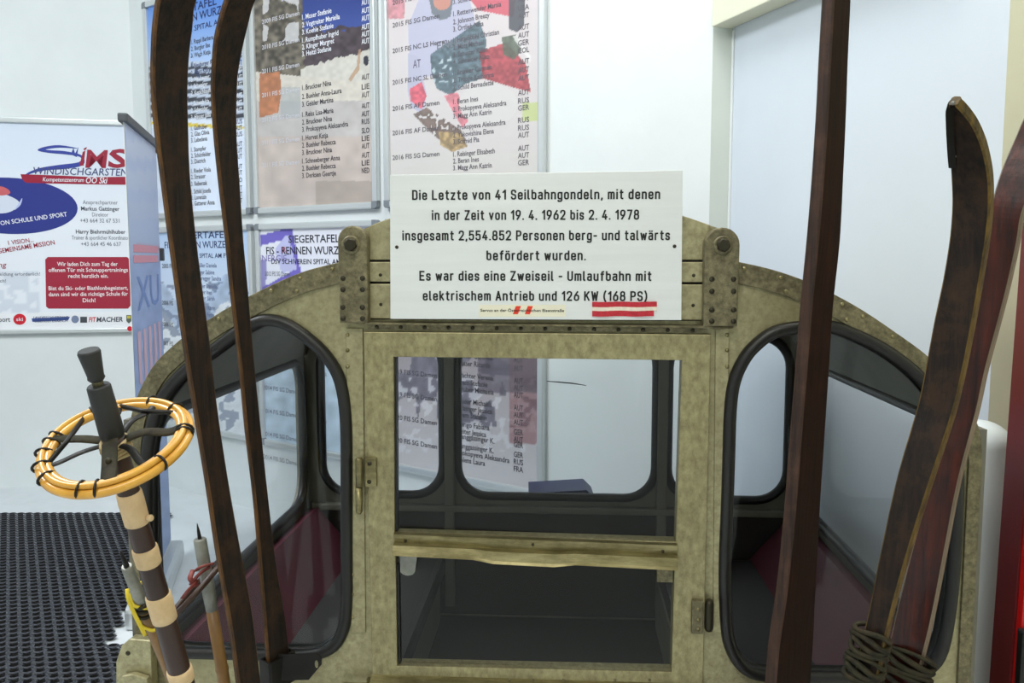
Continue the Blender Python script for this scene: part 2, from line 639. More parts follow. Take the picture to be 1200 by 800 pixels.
winL = [(168, 560), (170, 520), (180, 478), (196, 450), (222, 424), (249, 405), (272, 388), (292, 376), (312, 370), (336, 374), (362, 390), (388, 415), (404, 445),
        (411, 490), (412, 560), (412, 640), (412, 700), (408, 735), (395, 759), (370, 770), (330, 771), (260, 769), (212, 767), (188, 758), (174, 738), (169, 700), (168, 630)]
winR = [(846, 600), (848, 540), (850, 480), (855, 445), (867, 418), (882, 400), (905, 384), (940, 378), (975, 378), (1010, 390), (1045, 409), (1078, 435), (1103, 466), (1119, 500),
        (1126, 545), (1125, 605), (1122, 660), (1118, 705), (1108, 760), (1090, 786), (1060, 796), (1000, 797), (930, 796), (885, 793), (862, 778), (848, 748), (844, 700), (844, 650)]
inset = .008


def shrink(poly, d):
    P = np.array(poly)
    n = len(P)
    nx = np.roll(P, -1, 0) - np.roll(P, 1, 0)
    nr = np.stack([-nx[:, 1], nx[:, 0]], 1)
    nr /= np.linalg.norm(nr, axis=1)[:, None] + 1e-9
    area = sum(P[i][0] * P[(i + 1) % n][1] - P[(i + 1) % n][0] * P[i][1] for i in range(n))
    return [tuple(p) for p in P + nr * d * (1 if area > 0 else -1)]


wl = shrink(gp(smooth_path(winL, True, 4)), inset)
wr = shrink(gp(smooth_path(winR, True, 4)), inset)
doorhole = gp([(433, 395), (827, 398), (818, 790), (441, 786)])
dz = .42
dl, dr = doorhole[3][0] + .004, doorhole[2][0] - .004
doorhole = [doorhole[0], doorhole[1], (dr, dz), (dl, dz)]

mb = MB()
plate(mb, [outline, wl, wr, doorhole], 0, .022)
mb.build('front_panel', 'alu', gondola)

# dome rim with rivets, left and right
for arc, side in ((leftArc, -1), (rightArc, 1)):
    mb = MB()
    a = list(arc)
    if side > 0:
        a = a[::-1]
    P = np.array(a)
    tn = np.gradient(P, axis=0)
    nr = np.stack([tn[:, 1], -tn[:, 0]], 1)
    nr /= np.linalg.norm(nr, axis=1)[:, None]
    if side > 0:
        nr = -nr
    wdt = np.interp(np.linspace(0, 1, len(P)), [0, .35, 1], [.024, .036, .040])
    inner = P + nr * wdt[:, None]
    low_o = (P[0][0], .5)
    low_i = (inner[0][0], .5)
    poly = [low_o] + [tuple(p) for p in P] + [tuple(p) for p in inner[::-1]] + [low_i]
    plate(mb, [poly], -.007, 0)
    L = np.concatenate([[0], np.cumsum(np.linalg.norm(np.diff(P, axis=0), axis=1))])
    s_ = L[-1] - .03
    j = 0
    while s_ > .25:
        for q, w in ((0, .25), (1, .78)):
            ss = s_ - q * .02
            i = np.searchsorted(L, ss)
            i = min(max(i, 1), len(P) - 1)
            p = P[i] + nr[i] * wdt[i] * w
            if q == 0 or j % 2 == 1:
                mb.dome((p[0], -.007, p[1]), (0, -1, 0), .0042, 1)
        s_ -= .062
        j += 1
    mb.build('dome_rim', ['alu_dark', 'lip'], gondola)

# crown sheets between the hanger brackets
mb = MB()
zs = [G.hit(440, y)[1] for y in (305.5, 331, 374)]
uc0, uc1 = G.hit(430, 300)[0], G.hit(832, 300)[0]
top = [p for p in gp(smooth_path(crown, False, 6)) if uc0 < p[0] < uc1]
plate(mb, [[(uc0, zs[0] + .002)] + top + [(uc1, zs[0] + .002)]], -.006, 0)
mb.build('crown_sheet', 'alu', gondola)
for z1_, z0_ in ((zs[0], zs[1]), (zs[1], zs[2])):
    mb = MB()
    mb.box((uc0, -.010, z0_ + .002), (uc1, 0, z1_ - .002), 0, .002)
    for u_ in (.008, .03):
        pass
    for px_ in (447, 812):
        uu = G.hit(px_, 320)[0]
        mb.dome((uu, -.010, (z0_ + z1_) / 2 - .006), (0, -1, 0), .0035, 1)
    mb.build('crown_sheet', ['alu', 'rivet'], gondola)
mb = MB()
mb.box((uc0, -.003, zs[2]), (uc1, .0, zs[0] + .01))
mb.build('seam_backing', 'gap', gondola)

# roof skin over the whole depth
mb = MB()
sk = [p for p in leftArc if p[1] > ez1] + [(leftArc[-1][0] + .01, leftArc[-1][1] + .002)] + crownArc + [p for p in rightArc if p[1] > ez1]
for lay, off in ((0, 0.0), (1, -.012)):
    P = np.array(sk)
    tn = np.gradient(P, axis=0)
    nr = np.stack([-tn[:, 1], tn[:, 0]], 1)
    nr /= np.linalg.norm(nr, axis=1)[:, None]
    P = P + nr * off
    n = len(P)
    V = [(p[0], .0, p[1]) for p in P] + [(p[0], DEP, p[1]) for p in P]
    mb.add(V, [(i, i + 1, n + i + 1, n + i) for i in range(n - 1)], lay, smooth=True)
mb.build('roof_shell', ['alu', 'alu_in'], gondola, fix=False)

# back wall with three windows
bz0, bz1 = G.hit(650, 580, DEP)[1], G.hit(650, 392, DEP)[1]
backs = []
for x0, x1 in ((379, 520), (537, 768), (782, 922)):
    u0, u1 = G.hit(x0, 500, DEP)[0], G.hit(x1, 500, DEP)[0]
    backs.append(round_rect(u0, u1, bz0, bz1, .10))
mb = MB()
plate(mb, [outline] + backs, DEP - .02, DEP)
mb.build('back_panel', 'alu_in', gondola)
mb = MB()
for px in (528, 775):
    u_ = G.hit(px, 500, DEP)[0]
    mb.box((u_ - .016, DEP - .045, .3), (u_ + .016, DEP - .018, bz1 + .05), 0, .004)
mb.build('back_post', 'alu_in', gondola)
mb = MB()
mb.box((uL + .03, DEP - .05, bz0 - .05), (uR - .03, DEP - .018, bz0 - .028), 0, .005)
mb.build('back_ledge', 'alu_in', gondola)

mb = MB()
mb.box((uL + .03, DEP - .028, ZLOW + .05), (uR - .03, DEP - .0185, bz0 - .05), 0, .002)  # dark sheet put in for the shade on the lower rear wall
b = mb.build('back_shade_sheet', 'seat_dark', gondola)
b['label'] = 'dark grey sheet standing in for shade below the rear windows'

# end walls with a window each
for side, u_ in ((-1, uL), (1, uR)):
    lp = [(0, ZLOW), (DEP, ZLOW), (DEP, ez1 + .004), (0, ez1 + .004)]
    # straight part below the dome plus the curved shoulder is covered by the roof skin
    zt_ = ez1 + .006
    wn = round_rect(.07, DEP - .06, ez0, zt_ - .012, .09)
    mb = MB()
    plate(mb, [lp, wn], u_ - .01, u_ + .01, axis='side')
    mb.build('end_panel', 'alu_in', gondola)
    mb = MB()
    mb.tube([(u_ - side * .012, p[0], p[1]) for p in wn], .014, closed=True, seg=8)
    mb.build('window_gasket', 'gasket', gondola)
    mb = MB()
    lp2 = round_rect(.072, DEP - .062, ez0 + .002, zt_ - .014, .09)
    plate(mb, [lp2], u_ - .002, u_ + .002, axis='side', bev=.0005)
    mb.build('window_pane', 'milk', gondola)

# front windows: gasket and pane
for lp in (wl, wr):
    mb = MB()
    mb.tube([(p[0], -.004, p[1]) for p in shrink(lp, .0005)], .0125, closed=True, seg=10)
    mb.tube([(p[0], .020, p[1]) for p in shrink(lp, .0005)], .0125, closed=True, seg=8)
    mb.build('window_gasket', 'gasket', gondola)
    mb = MB()
    plate(mb, [lp], .008, .011, bev=.0005)
    mb.build('window_pane', 'glass', gondola)
for bi, lp in enumerate(backs):
    mb = MB()
    mb.tube([(p[0], DEP - .022, p[1]) for p in lp], .015, closed=True, seg=8)
    mb.build('window_gasket', 'gasket', gondola)
    mb = MB()
    plate(mb, [lp], DEP - .012, DEP - .009, bev=.0005)
    pane = mb.build('window_pane', 'glass', gondola)
    if bi == 1:
        mb = MB()
        q = [G.hit(x, y, DEP - .013) for x, y in ((641, 446.5), (655, 447.5), (671, 449), (687, 451.5))]
        mb.tube([(p[0], DEP - .0135, p[1]) for p in q], [.0012, .002, .0022, .001], seg=6)
        mb.build('scratch', 'black', pane)

# floor and the two bench seats
mb = MB()
mb.box((uL + .01, .02, ZLOW), (uR - .01, DEP - .02, ZLOW + .04))
mb.build('cabin_floor', 'cabin_floor', gondola)
for side, u_ in ((-1, uL), (1, uR)):
    s_ = -side
    mb = MB()
    lo, hi = sorted((u_ + s_ * .15, u_ + s_ * .48))
    mb.box((lo, .05, ZLOW + .2), (hi, DEP - .06, ZLOW + .27), 0, .02)
    mb.box((lo, .06, ZLOW + .04), (hi - .02, DEP - .07, ZLOW + .2), 1)
    mb.build('seat_bench', ['seat_dark', 'alu_in'], gondola)
    mb = MB()
    sec = [(u_ + s_ * .022, ez0 - .03), (u_ + s_ * .055, ez0 - .022), (u_ + s_ * .19, ZLOW + .26), (u_ + s_ * .15, ZLOW + .24), (u_ + s_ * .02, ZLOW + .24)]
    mb.prism(sec, .05, DEP - .06)
    b = mb.build('seat_back', 'seat_red', gondola)
    b['label'] = 'dark red bench backrest'

# door with two panes
door = MB()
do = gp([(428, 388), (832, 391), (825, 790), (437, 786)])
dbot = dz - .02
do = [do[0], do[1], (do[2][0] - .004, dbot), (do[3][0] + .004, dbot)]
up = gp([(463, 417), (798, 421), (791, 632), (464, 622)])
lo = gp([(465, 640), (790, 640), (786, 783), (467, 776)])
plate(door, [do, up, lo], -.014, .02)
dob = door.build('door', 'alu2', gondola)
for h in (up, lo):
    mb = MB()
    plate(mb, [h], .0, .004, bev=.0005)
    mb.build('pane', 'glass', dob)
# dark sealing strips beside the glass
mb = MB()
for (a, b_) in (((463.5, 418), (464.5, 621)), ((466, 660), (468, 776))):
    p, q = gp([a, b_])
    mb.prism([(p[0], p[1]), (p[0] + .003, p[1]), (q[0] + .003, q[1]), (q[0], q[1])], -.006, .012)
mb.build('pane_seal', 'gasket', dob)
# bent rail between the panes
mb = MB()
bar = gp([(464, 620), (792, 633)]), gp([(463, 642), (793, 659)])
(a0, a1), (b0, b1) = bar
prof_n = 14
V = []
secs = []
for i in range(prof_n + 1):
    t = i / prof_n
    zt_ = a0[1] + (a1[1] - a0[1]) * t
    zb_ = b0[1] + (b1[1] - b0[1]) * t - (.006 if .35 < t < .6 else 0)
    uu = a0[0] + (a1[0] - a0[0]) * t
    h = zt_ - zb_
    secs.append([(uu, -.015, zt_), (uu, -.026, zt_ - .002), (uu, -.022, zt_ - h * .48), (uu, -.034, zt_ - h * .55), (uu, -.040, zb_ + h * .1), (uu, -.044, zb_), (uu, -.038, zb_ - .002), (uu, -.015, zb_ + h * .2)])
V = [p for s_ in secs for p in s_]
Fc = []
for i in range(prof_n):
    for k_ in range(8):
        l_ = (k_ + 1) % 8
        Fc.append((i * 8 + k_, i * 8 + l_, (i + 1) * 8 + l_, (i + 1) * 8 + k_))
Fc += [tuple(range(8)), tuple(prof_n * 8 + k_ for k_ in range(8))]
mb.add(V, Fc)
for px, py in ((478, 629), (625, 633), (775, 641)):
    p = G.hit(px, py)
    mb.dome((p[0], -.026, p[1]), (0, -1, 0), .003, 1)
mb.build('middle_rail', ['lip', 'rivet'], dob)
mb = MB()
c0, c1 = gp([(470, 648), (488, 672)])
plate(mb, [[(c0[0], c0[1]), (c1[0] + .004, c0[1]), (c1[0], c1[1] + .008)] + [(c0[0] + (c1[0] - c0[0]) * (.5 + .45 * math.cos(a)), c1[1] + .008 * (1 - math.sin(a))) for a in (.3, .8, 1.57, 2.3, 2.8)] + [(c0[0], c1[1] + .008)]], -.014, -.004)
mb.build('pane_clip', 'zinc', dob)
mb = MB()
c0, c1 = gp([(769, 661), (788, 680)])
mb.box((c0[0], -.012, c1[1]), (c1[0], -.004, c0[1]), 0, .002)
mb.build('pane_clip', 'alu_dark', dob)
# sill lip under the lower pane
mb = MB()
p0, p1 = gp([(437, 786), (826, 797)])
for zz, dd in ((0, -.04),):
    V = [(p0[0], -.014, p0[1]), (p1[0], -.014, p1[1]), (p1[0], dd, p1[1] - .012), (p0[0], dd, p0[1] - .012),
         (p0[0], dd, p0[1] - .018), (p1[0], dd, p1[1] - .018), (p1[0], -.014, p1[1] - .03), (p0[0], -.014, p0[1] - .03)]
    mb.add(V, [(0, 1, 2, 3), (3, 2, 5, 4), (4, 5, 6, 7), (0, 3, 4, 7), (1, 6, 5, 2)])
for px in (448, 598, 625, 660, 720, 760):
    p = G.hit(px, 789)
    mb.dome((p[0], -.022, p[1] - .002), (0, -.8, .6), .003, 1)
mb.build('sill_lip', ['lip', 'alu_dark'], dob)
# grab handle low on the side of the door
mb = MB()
p0, p1 = gp([(402, 796), (433, 796)])
mb.tube([(p0[0], .0, p0[1] - .06), (p0[0], -.02, p0[1] - .05), (p0[0], -.024, p0[1] - .006), (p0[0] + .006, -.024, p0[1]), (p1[0], -.024, p1[1]), (p1[0], -.0, p1[1])], .006, seg=8)
mb.build('door_handle', 'lip', gondola)
# hinge
mb = MB()
p0, p1 = gp([(430, 533), (444, 567)])
mb.box((p0[0], -.022, p1[1]), (p1[0], -.013, p0[1]), 0, .002)
for px, py in ((436, 540), (435.5, 561)):
    p = G.hit(px, py)
    mb.dome((p[0], -.022, p[1]), (0, -1, 0), .0045, 1)
q0, q1, q2 = gp([(425, 533), (424.5, 566), (424, 598)])
mb.lathe((q1[0], -.022, q1[1]), (0, 0, 1), [(0, .0075), (q0[1] - q1[1] - .004, .0075), (q0[1] - q1[1], .005)], 0, 14)
mb.lathe((q2[0], -.022, q2[1]), (0, 0, 1), [(0, .004), (.004, .0065), (q1[1] - q2[1] - .003, .0065)], 0, 14)
mb.build('hinge', ['lip', 'rivet'], dob)
# latch
mb = MB()
p0, p1 = gp([(809, 698), (822, 737)])
mb.box((p0[0], -.024, p1[1]), (p1[0], -.013, p0[1]), 0, .003)
for py in (708, 720, 731):
    p = G.hit(816, py)
    mb.dome((p[0], -.024, p[1]), (0, -1, 0), .0042, 2)
p0, p1 = gp([(829, 699), (829, 735)])
mb.lathe((p1[0], -.016, p1[1]), (0, 0, 1), [(0, .006), (.006, .0085), (p0[1] - p1[1] - .008, .0085), (p0[1] - p1[1], .006)], 1, 14)
mb.build('latch', ['alu_dark', 'rivet', 'lip'], dob)

# riveted side strips of the door opening
for x0, x1, xr in ((406, 426, 408), (838, 854, 851.5)):
    mb = MB()
    pts = gp([(x0, 384), (x1, 384), (x1 - (3 if x0 > 600 else -3), 740), (x0 - (3 if x0 > 600 else -6), 740)])
    plate(mb, [pts], -.005, 0)
    for py in (392, 410, 429):
        p = G.hit(xr, py)
        mb.dome((p[0], -.005, p[1]), (0, -1, 0), .0042, 1)
    for py in (672, 695, 722):
        p = G.hit(xr + (6 if x0 < 600 else -3), py)
        mb.dome((p[0], -.005, p[1]), (0, -1, 0), .0036, 1)
    mb.build('door_post', ['alu', 'lip'], gondola)

# drip rail above the door
mb = MB()
p0, p1 = gp([(432, 376), (828, 380)])
V = []
th = p0[1] - G.hit(432, 385)[1]
for p in (p0, p1):
    V += [(p[0], -.005, p[1]), (p[0], -.026, p[1] - .001), (p[0], -.026, p[1] - .0045), (p[0], -.012, p[1] - .006), (p[0], -.012, p[1] - th), (p[0], -.005, p[1] - th)]
mb.add(V, [(i, (i + 1) % 6, 6 + (i + 1) % 6, 6 + i) for i in range(6)] + [tuple(range(6)), tuple(range(6, 12))], 0)
for i in range(14):
    u_ = p0[0] + (p1[0] - p0[0]) * (i + .4) / 14
    z_ = p0[1] + (p1[1] - p0[1]) * (i + .4) / 14 - th * .7
    mb.dome((u_, -.012, z_), (0, -1, 0), .0042, 1)
q = gp([(407, 374), (424, 377), (436, 375)])
mb.tube([(q[0][0], -.014, q[0][1]), (q[1][0], -.022, q[1][1]), (q[2][0], -.020, q[2][1])], .003, 0, seg=6)
q = gp([(822, 380), (838, 383), (857, 382)])
mb.tube([(q[0][0], -.020, q[0][1]), (q[1][0], -.022, q[1][1]), (q[2][0], -.014, q[2][1])], .003, 0, seg=6)
mb.build('drip_rail', ['alu_dark', 'rivet'], gondola)

# hanger brackets with a bolt each
for (xa, xb, yt, yb, bx, by, cols, rows) in ((400, 436, 265, 377, 416, 287, (406.5, 429), (325.5, 338.5, 359, 372)),
                                            (823, 861, 267, 381, 843.5, 287.5, (831, 856), (326.5, 340.5, 362, 375))):
    mb = MB()
    p0, p1 = gp([(xa, yt), (xb, yb)])
    r = (p1[0] - p0[0]) / 2
    cx, cz = (p0[0] + p1[0]) / 2, p0[1] - r
    lp = [(p0[0] + .001, p1[1]), (p1[0] - .001, p1[1])] + [(cx + r * math.cos(math.pi * k_ / 12), cz + r * math.sin(math.pi * k_ / 12)) for k_ in range(13)]
    plate(mb, [lp], -.030, -.006, bev=.003)
    for x in cols:
        for y in rows:
            p = G.hit(x, y)
            mb.lathe((p[0], -.030, p[1]), (0, -1, 0), [(0, .0052), (.0015, .0048), (.0012, .003), (.0028, .0022)], 1, 12)
    br = mb.build('hanger_bracket', ['alu_dark', 'rivet'], gondola)
    mb = MB()
    p = G.hit(bx, by)
    mb.lathe((p[0], -.030, p[1]), (0, -1, 0), [(0, .0175), (.003, .0175), (.004, .015)], 0, 24)
    mb.lathe((p[0], -.034, p[1]), (0, -1, 0), [(0, .0125), (.008, .0125), (.010, .0105)], 1, 6)
    mb.build('bolt', ['alu_dark', 'rivet'], br)

# bumper fittings at the lower corner of the cabin
mb = MB()
lp = gp([(146, 800), (146, 766), (152, 748), (162, 740), (186, 742), (188, 800)])
plate(mb, [lp], -.035, -.008, bev=.003)
lp = gp([(150, 830), (150, 790), (158, 778), (170, 776), (186, 781), (194, 800), (194, 830)])
plate(mb, [lp], -.052, -.036, bev=.003)
p = G.hit(170, 796)
mb.lathe((p[0], -.052, p[1]), (0, -1, 0), [(0, .009), (.006, .009), (.008, .007)], 1, 6)
p = G.hit(160, 756)
mb.dome((p[0], -.035, p[1]), (0, -1, 0), .005, 1)
mb.build('corner_fitting', ['alu', 'rivet'], gondola)
# skids so that the cabin stands on the floor
mb = MB()
for u_ in (uL + .3, uR - .3):
    mb.box((u_ - .05, .05, 0), (u_ + .05, DEP - .05, ZLOW + .002), 0, .008)
mb.build('skid', 'alu_dark', gondola)

# ------------------------------------------------------------------ narrow engraved lettering for the sign
_o = [(0, 0, 1.3), (0, 5, 1.3), (2.6, 5, 1.3), (2.6, 0, 1.3), 'c']
GLYPH = {
    'D': [[(0, 0), (0, 7), (3, 7, 1.5), (3, 0, 1.5), 'c']], 'L': [[(0, 7), (0, 0), (2.8, 0)]],
    'S': [[(2.9, 5.5), (2.9, 7, 1.4), (0, 7, 1.4), (0, 3.7, 1.3), (2.9, 3.4, 1.3), (2.9, 0, 1.4), (0, 0, 1.4), (0, 1.5)]],
    'Z': [[(0, 7), (3, 7), (0, 0), (3, 0)]], 'P': [[(0, 0), (0, 7), (3, 7, 1.5), (3, 3.2, 1.5), (0, 3.2)]],
    'E': [[(2.8, 7), (0, 7), (0, 0), (2.8, 0)], [(0, 3.6), (2.4, 3.6)]], 'U': [[(0, 7), (0, 0, 1.5), (3, 0, 1.5), (3, 7)]],
    'A': [[(0, 0), (1.6, 7), (3.2, 0)], [(.7, 2), (2.5, 2)]], 'K': [[(0, 0), (0, 7)], [(3, 7), (.2, 2.8)], [(1.2, 4.2), (3.1, 0)]],
    'W': [[(0, 7), (1, 0), (2.1, 6), (3.2, 0), (4.2, 7)]], '1': [[(0, 5.4), (1.5, 7), (1.5, 0)]],
    '2': [[(0, 5.4), (0, 7, 1.5), (3, 7, 1.5), (3, 4.2, 1), (0, 0), (3.1, 0)]], '4': [[(1.9, 7), (0, 1.7), (3.2, 1.7)], [(2.3, 3.6), (2.3, 0)]],
    '5': [[(2.8, 7), (.2, 7), (.1, 3.6), (.6, 4.4, .6), (2.9, 4.4, 1.4), (2.9, 0, 1.4), (0, 0, 1.4), (0, 1.3)]],
    '6': [[(2.3, 7), (.1, 3.4, 2), (0, 0, 1.5), (3, 0, 1.5), (3, 4.1, 1.5), (.5, 4.1, .6), (.2, 3.2)]], '7': [[(0, 7), (3, 7), (1, 0)]],
    '8': [[(.2, 3.7, 1.2), (.2, 7, 1.3), (2.8, 7, 1.3), (2.8, 3.7, 1.2), 'c'], [(0, 0, 1.4), (0, 3.7, 1.4), (3, 3.7, 1.4), (3, 0, 1.4), 'c']],
    '9': [[(.7, 0), (2.9, 3.6, 2), (3, 7, 1.5), (0, 7, 1.5), (0, 2.9, 1.5), (2.5, 2.9, .6), (2.8, 3.8)]],
    '.': [[(0, 0), (0, .15)]], ',': [[(.2, .3), (-.1, -1)]], '-': [[(0, 3), (1.7, 3)]],
    '(': [[(1.2, 7.6), (.1, 5.6, 3), (.1, 1.0, 3), (1.2, -.9)]], ')': [[(0, 7.6), (1.1, 5.6, 3), (1.1, 1.0, 3), (0, -.9)]],
    'i': [[(0, 0), (0, 5)], [(0, 6.9), (0, 7.05)]], 'e': [[(.2, 2.5), (2.6, 2.5), (2.6, 5, 1.3), (0, 5, 1.3), (0, 0, 1.3), (2.5, 0, 1.1), (2.6, .9)]],
    't': [[(.8, 6.7), (.8, 0, 1), (1.9, 0)], [(.1, 5), (1.9, 5)]], 'z': [[(0, 5), (2.4, 5), (0, 0), (2.4, 0)]], 'v': [[(0, 5), (1.3, 0), (2.6, 5)]],
    'o': [_o], 'n': [[(0, 0), (0, 5)], [(0, 3.6), (.3, 5, 1), (2.6, 5, 1.2), (2.6, 0)]], 'l': [[(0, 7), (0, 0, .7), (.7, 0)]],
    'b': [[(0, 7), (0, 1)], _o], 'd': [[(2.6, 7), (2.6, 0)], _o], 'a': [[(.3, 4.7), (.6, 5, .3), (2.5, 5, 1.2), (2.5, 0)], [(2.5, 2.9), (0, 2.9, 1.2), (0, 0, 1.2), (2.5, 0, 1.2), (2.5, 1)]],
    'h': [[(0, 0), (0, 7)], [(0, 3.6), (.3, 5, 1), (2.6, 5, 1.2), (2.6, 0)]], 'g': [_o, [(2.6, 5), (2.6, -2, 1.2), (0, -2, 1.2), (0, -1.5)]],
    'm': [[(0, 0), (0, 5)], [(0, 3.8), (.2, 5, .8), (2, 5, 1), (2, 0)], [(2, 3.8), (2.2, 5, .8), (4, 5, 1), (4, 0)]],
    'r': [[(0, 0), (0, 5)], [(0, 3.6), (.3, 5, 1), (1.6, 5)]],
    's': [[(2.3, 4), (2.3, 5, 1), (0, 5, 1), (0, 2.7, .9), (2.3, 2.3, .9), (2.3, 0, 1), (0, 0, 1), (0, 1)]],
    'u': [[(0, 5), (0, 0, 1.2), (2.6, 0, 1.2), (2.6, 1.3)], [(2.6, 5), (2.6, 0)]], 'w': [[(0, 5), (.9, 0), (1.9, 4.4), (2.9, 0), (3.8, 5)]],
    'f': [[(.8, 0), (.8, 7, 1), (1.9, 7)], [(.1, 5), (1.8, 5)]], 'k': [[(0, 0), (0, 7)], [(2.3, 5), (.2, 1.9)], [(.9, 3.0), (2.5, 0)]],
    'c': [[(2.5, 4), (2.5, 5, 1.2), (0, 5, 1.2), (0, 0, 1.2), (2.5, 0, 1.2), (2.5, 1)]],
}
for ch, b_ in (('ä', 'a'), ('ö', 'o')):
    GLYPH[ch] = GLYPH[b_] + [[(.5, 6.7), (.5, 6.85)], [(2.1, 6.7), (2.1, 6.85)]]


def rounded(pts, closed):
    out = []
    n = len(pts)
    for i, p in enumerate(pts):
        r = p[2] if len(p) > 2 else 0
        if r <= 0 or (not closed and i in (0, n - 1)):
            out.append(np.array(p[:2], float))
            continue
        a, b_, c = (np.array(pts[(i + k_) % n][:2], float) for k_ in (-1, 0, 1))
        la, lc = np.linalg.norm(a - b_), np.linalg.norm(c - b_)
        r = min(r, .5 * la if len(pts[(i - 1) % n]) > 2 else la * .95, .5 * lc if len(pts[(i + 1) % n]) > 2 else lc * .95)
        s0, s1 = b_ + (a - b_) / la * r, b_ + (c - b_) / lc * r
        for k_ in range(6):
            t = k_ / 5
            q = s0 * (1 - t) ** 2 + 2 * b_ * t * (1 - t) + s1 * t * t
            q = q * .75 + (b_ + (s0 - b_) * (1 - math.sin(t * math.pi / 2)) + (s1 - b_) * (1 - math.cos(t * math.pi / 2))) * .25
            out.append(q)
    return out


def narrow_text(mb, s_, u0, u1, z, cap, v, m=0, sw=1.28):
    x, polys = 0.0, []
    for ch in s_:
        if ch == ' ':
            x += 2.6
            continue
        wdt = 0
        strokes = []
        for st in GLYPH[ch]:
            if st[-1] == 'c':
                strokes.append(st)
                continue
            cur = [st[0]]
            for i in range(1, len(st)):
                cur.append(st[i])
                if i < len(st) - 1 and len(st[i]) == 2:
                    d0 = np.subtract(st[i][:2], st[i - 1][:2])
                    d1 = np.subtract(st[i + 1][:2], st[i][:2])
                    if d0 @ d1 < -.2 * np.linalg.norm(d0) * np.linalg.norm(d1):
                        strokes.append(cur)
                        cur = [st[i]]
            strokes.append(cur)
        for st in strokes:
            closed = st[-1] == 'c'
            P = rounded(st[:-1] if closed else st, closed)
            P = [p for i, p in enumerate(P) if i == 0 or np.linalg.norm(p - P[i - 1]) > .02]
            if not closed:
                e0, e1 = P[0] - P[1], P[-1] - P[-2]
                P[0] = P[0] + e0 / np.linalg.norm(e0) * .5
                P[-1] = P[-1] + e1 / np.linalg.norm(e1) * .5
            wdt = max(wdt, max(p[0] for p in st if p != 'c'))
            n = len(P)
            L_, R_ = [], []
            for i in range(n):
                a = P[(i - 1) % n] if closed or i > 0 else None
                c = P[(i + 1) % n] if closed or i < n - 1 else None
                d0 = (P[i] - a) / np.linalg.norm(P[i] - a) if a is not None else None
                d1 = (c - P[i]) / np.linalg.norm(c - P[i]) if c is not None else None
                d0 = d1 if d0 is None else d0
                d1 = d0 if d1 is None else d1
                n0, n1 = np.array([-d0[1], d0[0]]), np.array([-d1[1], d1[0]])
                mi = n0 + n1
                k_ = 1 / max(.35, (mi @ mi) / 2)
                mi = mi * k_ * sw / 2
                L_.append(P[i] + mi)
                R_.append(P[i] - mi)
            for i in range(n if closed else n - 1):
                j = (i + 1) % n
                polys.append([(q[0] + x, q[1]) for q in (L_[i], R_[i], R_[j], L_[j])])
        x += wdt + 2.35
    tot = x - 2.35
    kx, kz = (u1 - u0) / tot, cap / 8
    for i, p in enumerate(polys):
        mb.add([(u0 + q[0] * kx, v - .00001 * (i % 7), z + (q[1] + .5) * kz) for q in p], [(0, 1, 2, 3)], m)


# ------------------------------------------------------------------ the information sign
SV = -.034
corners = [G.hit(x, y, SV) for x, y in ((457.5, 373.5), (798.5, 375), (800, 199.5), (457, 205))]
sbase = Vector((corners[0][0], SV, corners[0][1]))
sign = thing('information_sign', 'silver metal sign with six lines of black German text above the cabin door', 'sign', G.world(*sbase), YAW)
mb = MB()
plate(mb, [corners], SV, SV + .003, bev=.0006)
mb.build('plate', 'sign', sign, sbase)
mb = MB()
for s_, x0, x1, y, in (('Die Letzte von 41 Seilbahngondeln, mit denen', 484, 772.5, 234.2), ('in der Zeit von 19. 4. 1962 bis 2. 4. 1978', 507, 748, 257.8),
                      ('insgesamt 2,554.852 Personen berg- und talwärts', 472.5, 784, 281.6), ('befördert wurden.', 571, 685.5, 304.8),
                      ('Es war dies eine Zweiseil - Umlaufbahn mit', 492.5, 762.5, 328.6), ('elektrischem Antrieb und 126 KW (168 PS)', 496.5, 757.5, 351.8)):
    p0, p1 = G.hit(x0, y, SV), G.hit(x1, y, SV)
    cap = 11.3 / F * G.depth(640, 290, SV)
    narrow_text(mb, s_, p0[0], p1[0], p0[1], cap, SV - .0008)
mb.build('lettering', 'black', sign, sbase)
for x, y in ((465, 289.5), (790.5, 288.5)):
    mb = MB()
    p = G.hit(x, y, SV)
    mb.dome((p[0], SV, p[1]), (0, -1, 0), .0036)
    mb.build('screw', 'rivet', sign, sbase)
mb = MB()
c = [G.hit(x, y, SV) for x, y in ((561, 371), (663, 371), (663, 357), (561, 357))]
mb.prism(c, SV - .0006, SV - .0002)
for x in (604.5, 618.5):
    q = [G.hit(a, b_, SV) for a, b_ in ((x - 3.5, 368), (x + 2.5, 368), (x + 6, 358.5), (x, 358.5))]
    mb.prism(q, SV - .0010, SV - .0007, 1)
p0, p1 = G.hit(563, 365, SV), G.hit(661, 365, SV)
text(mb, 'Servus an der Österreichischen Eisenstraße', p0[0], p0[1], .0052, SV - .0012, m=2, u1=p1[0], bold=.01)
mb.build('sticker', ['sticker', 'sticker_red', 'black'], sign, sbase)
mb = MB()
for (ya, yb, m_) in ((353.5, 359.5, 0), (359.5, 364, 1), (364, 370.5, 0)):
    for i in range(12):
        xa, xb = 694 + i * 6.3, 694 + (i + 1) * 6.3
        if ya > 360 and i == 11:
            xb -= 3.5
        q = [G.hit(a, b_, SV) for a, b_ in ((xa, yb + .3 * math.sin(i)), (xb, yb + .3 * math.sin(i + 1)), (xb, ya + .3 * math.sin(i)), (xa, ya + .3 * math.sin(i)))]
        w = -.003 - .0015 * math.sin(i * .9)
        mb.prism(q, SV + w, SV - .0008, m_)
mb.build('ribbon', ['flagred', 'flagwhite'], sign, sbase)['label'] = 'red and white ribbon'

# ------------------------------------------------------------------ posters on the wall
NOISE = np.random.RandomState(3)


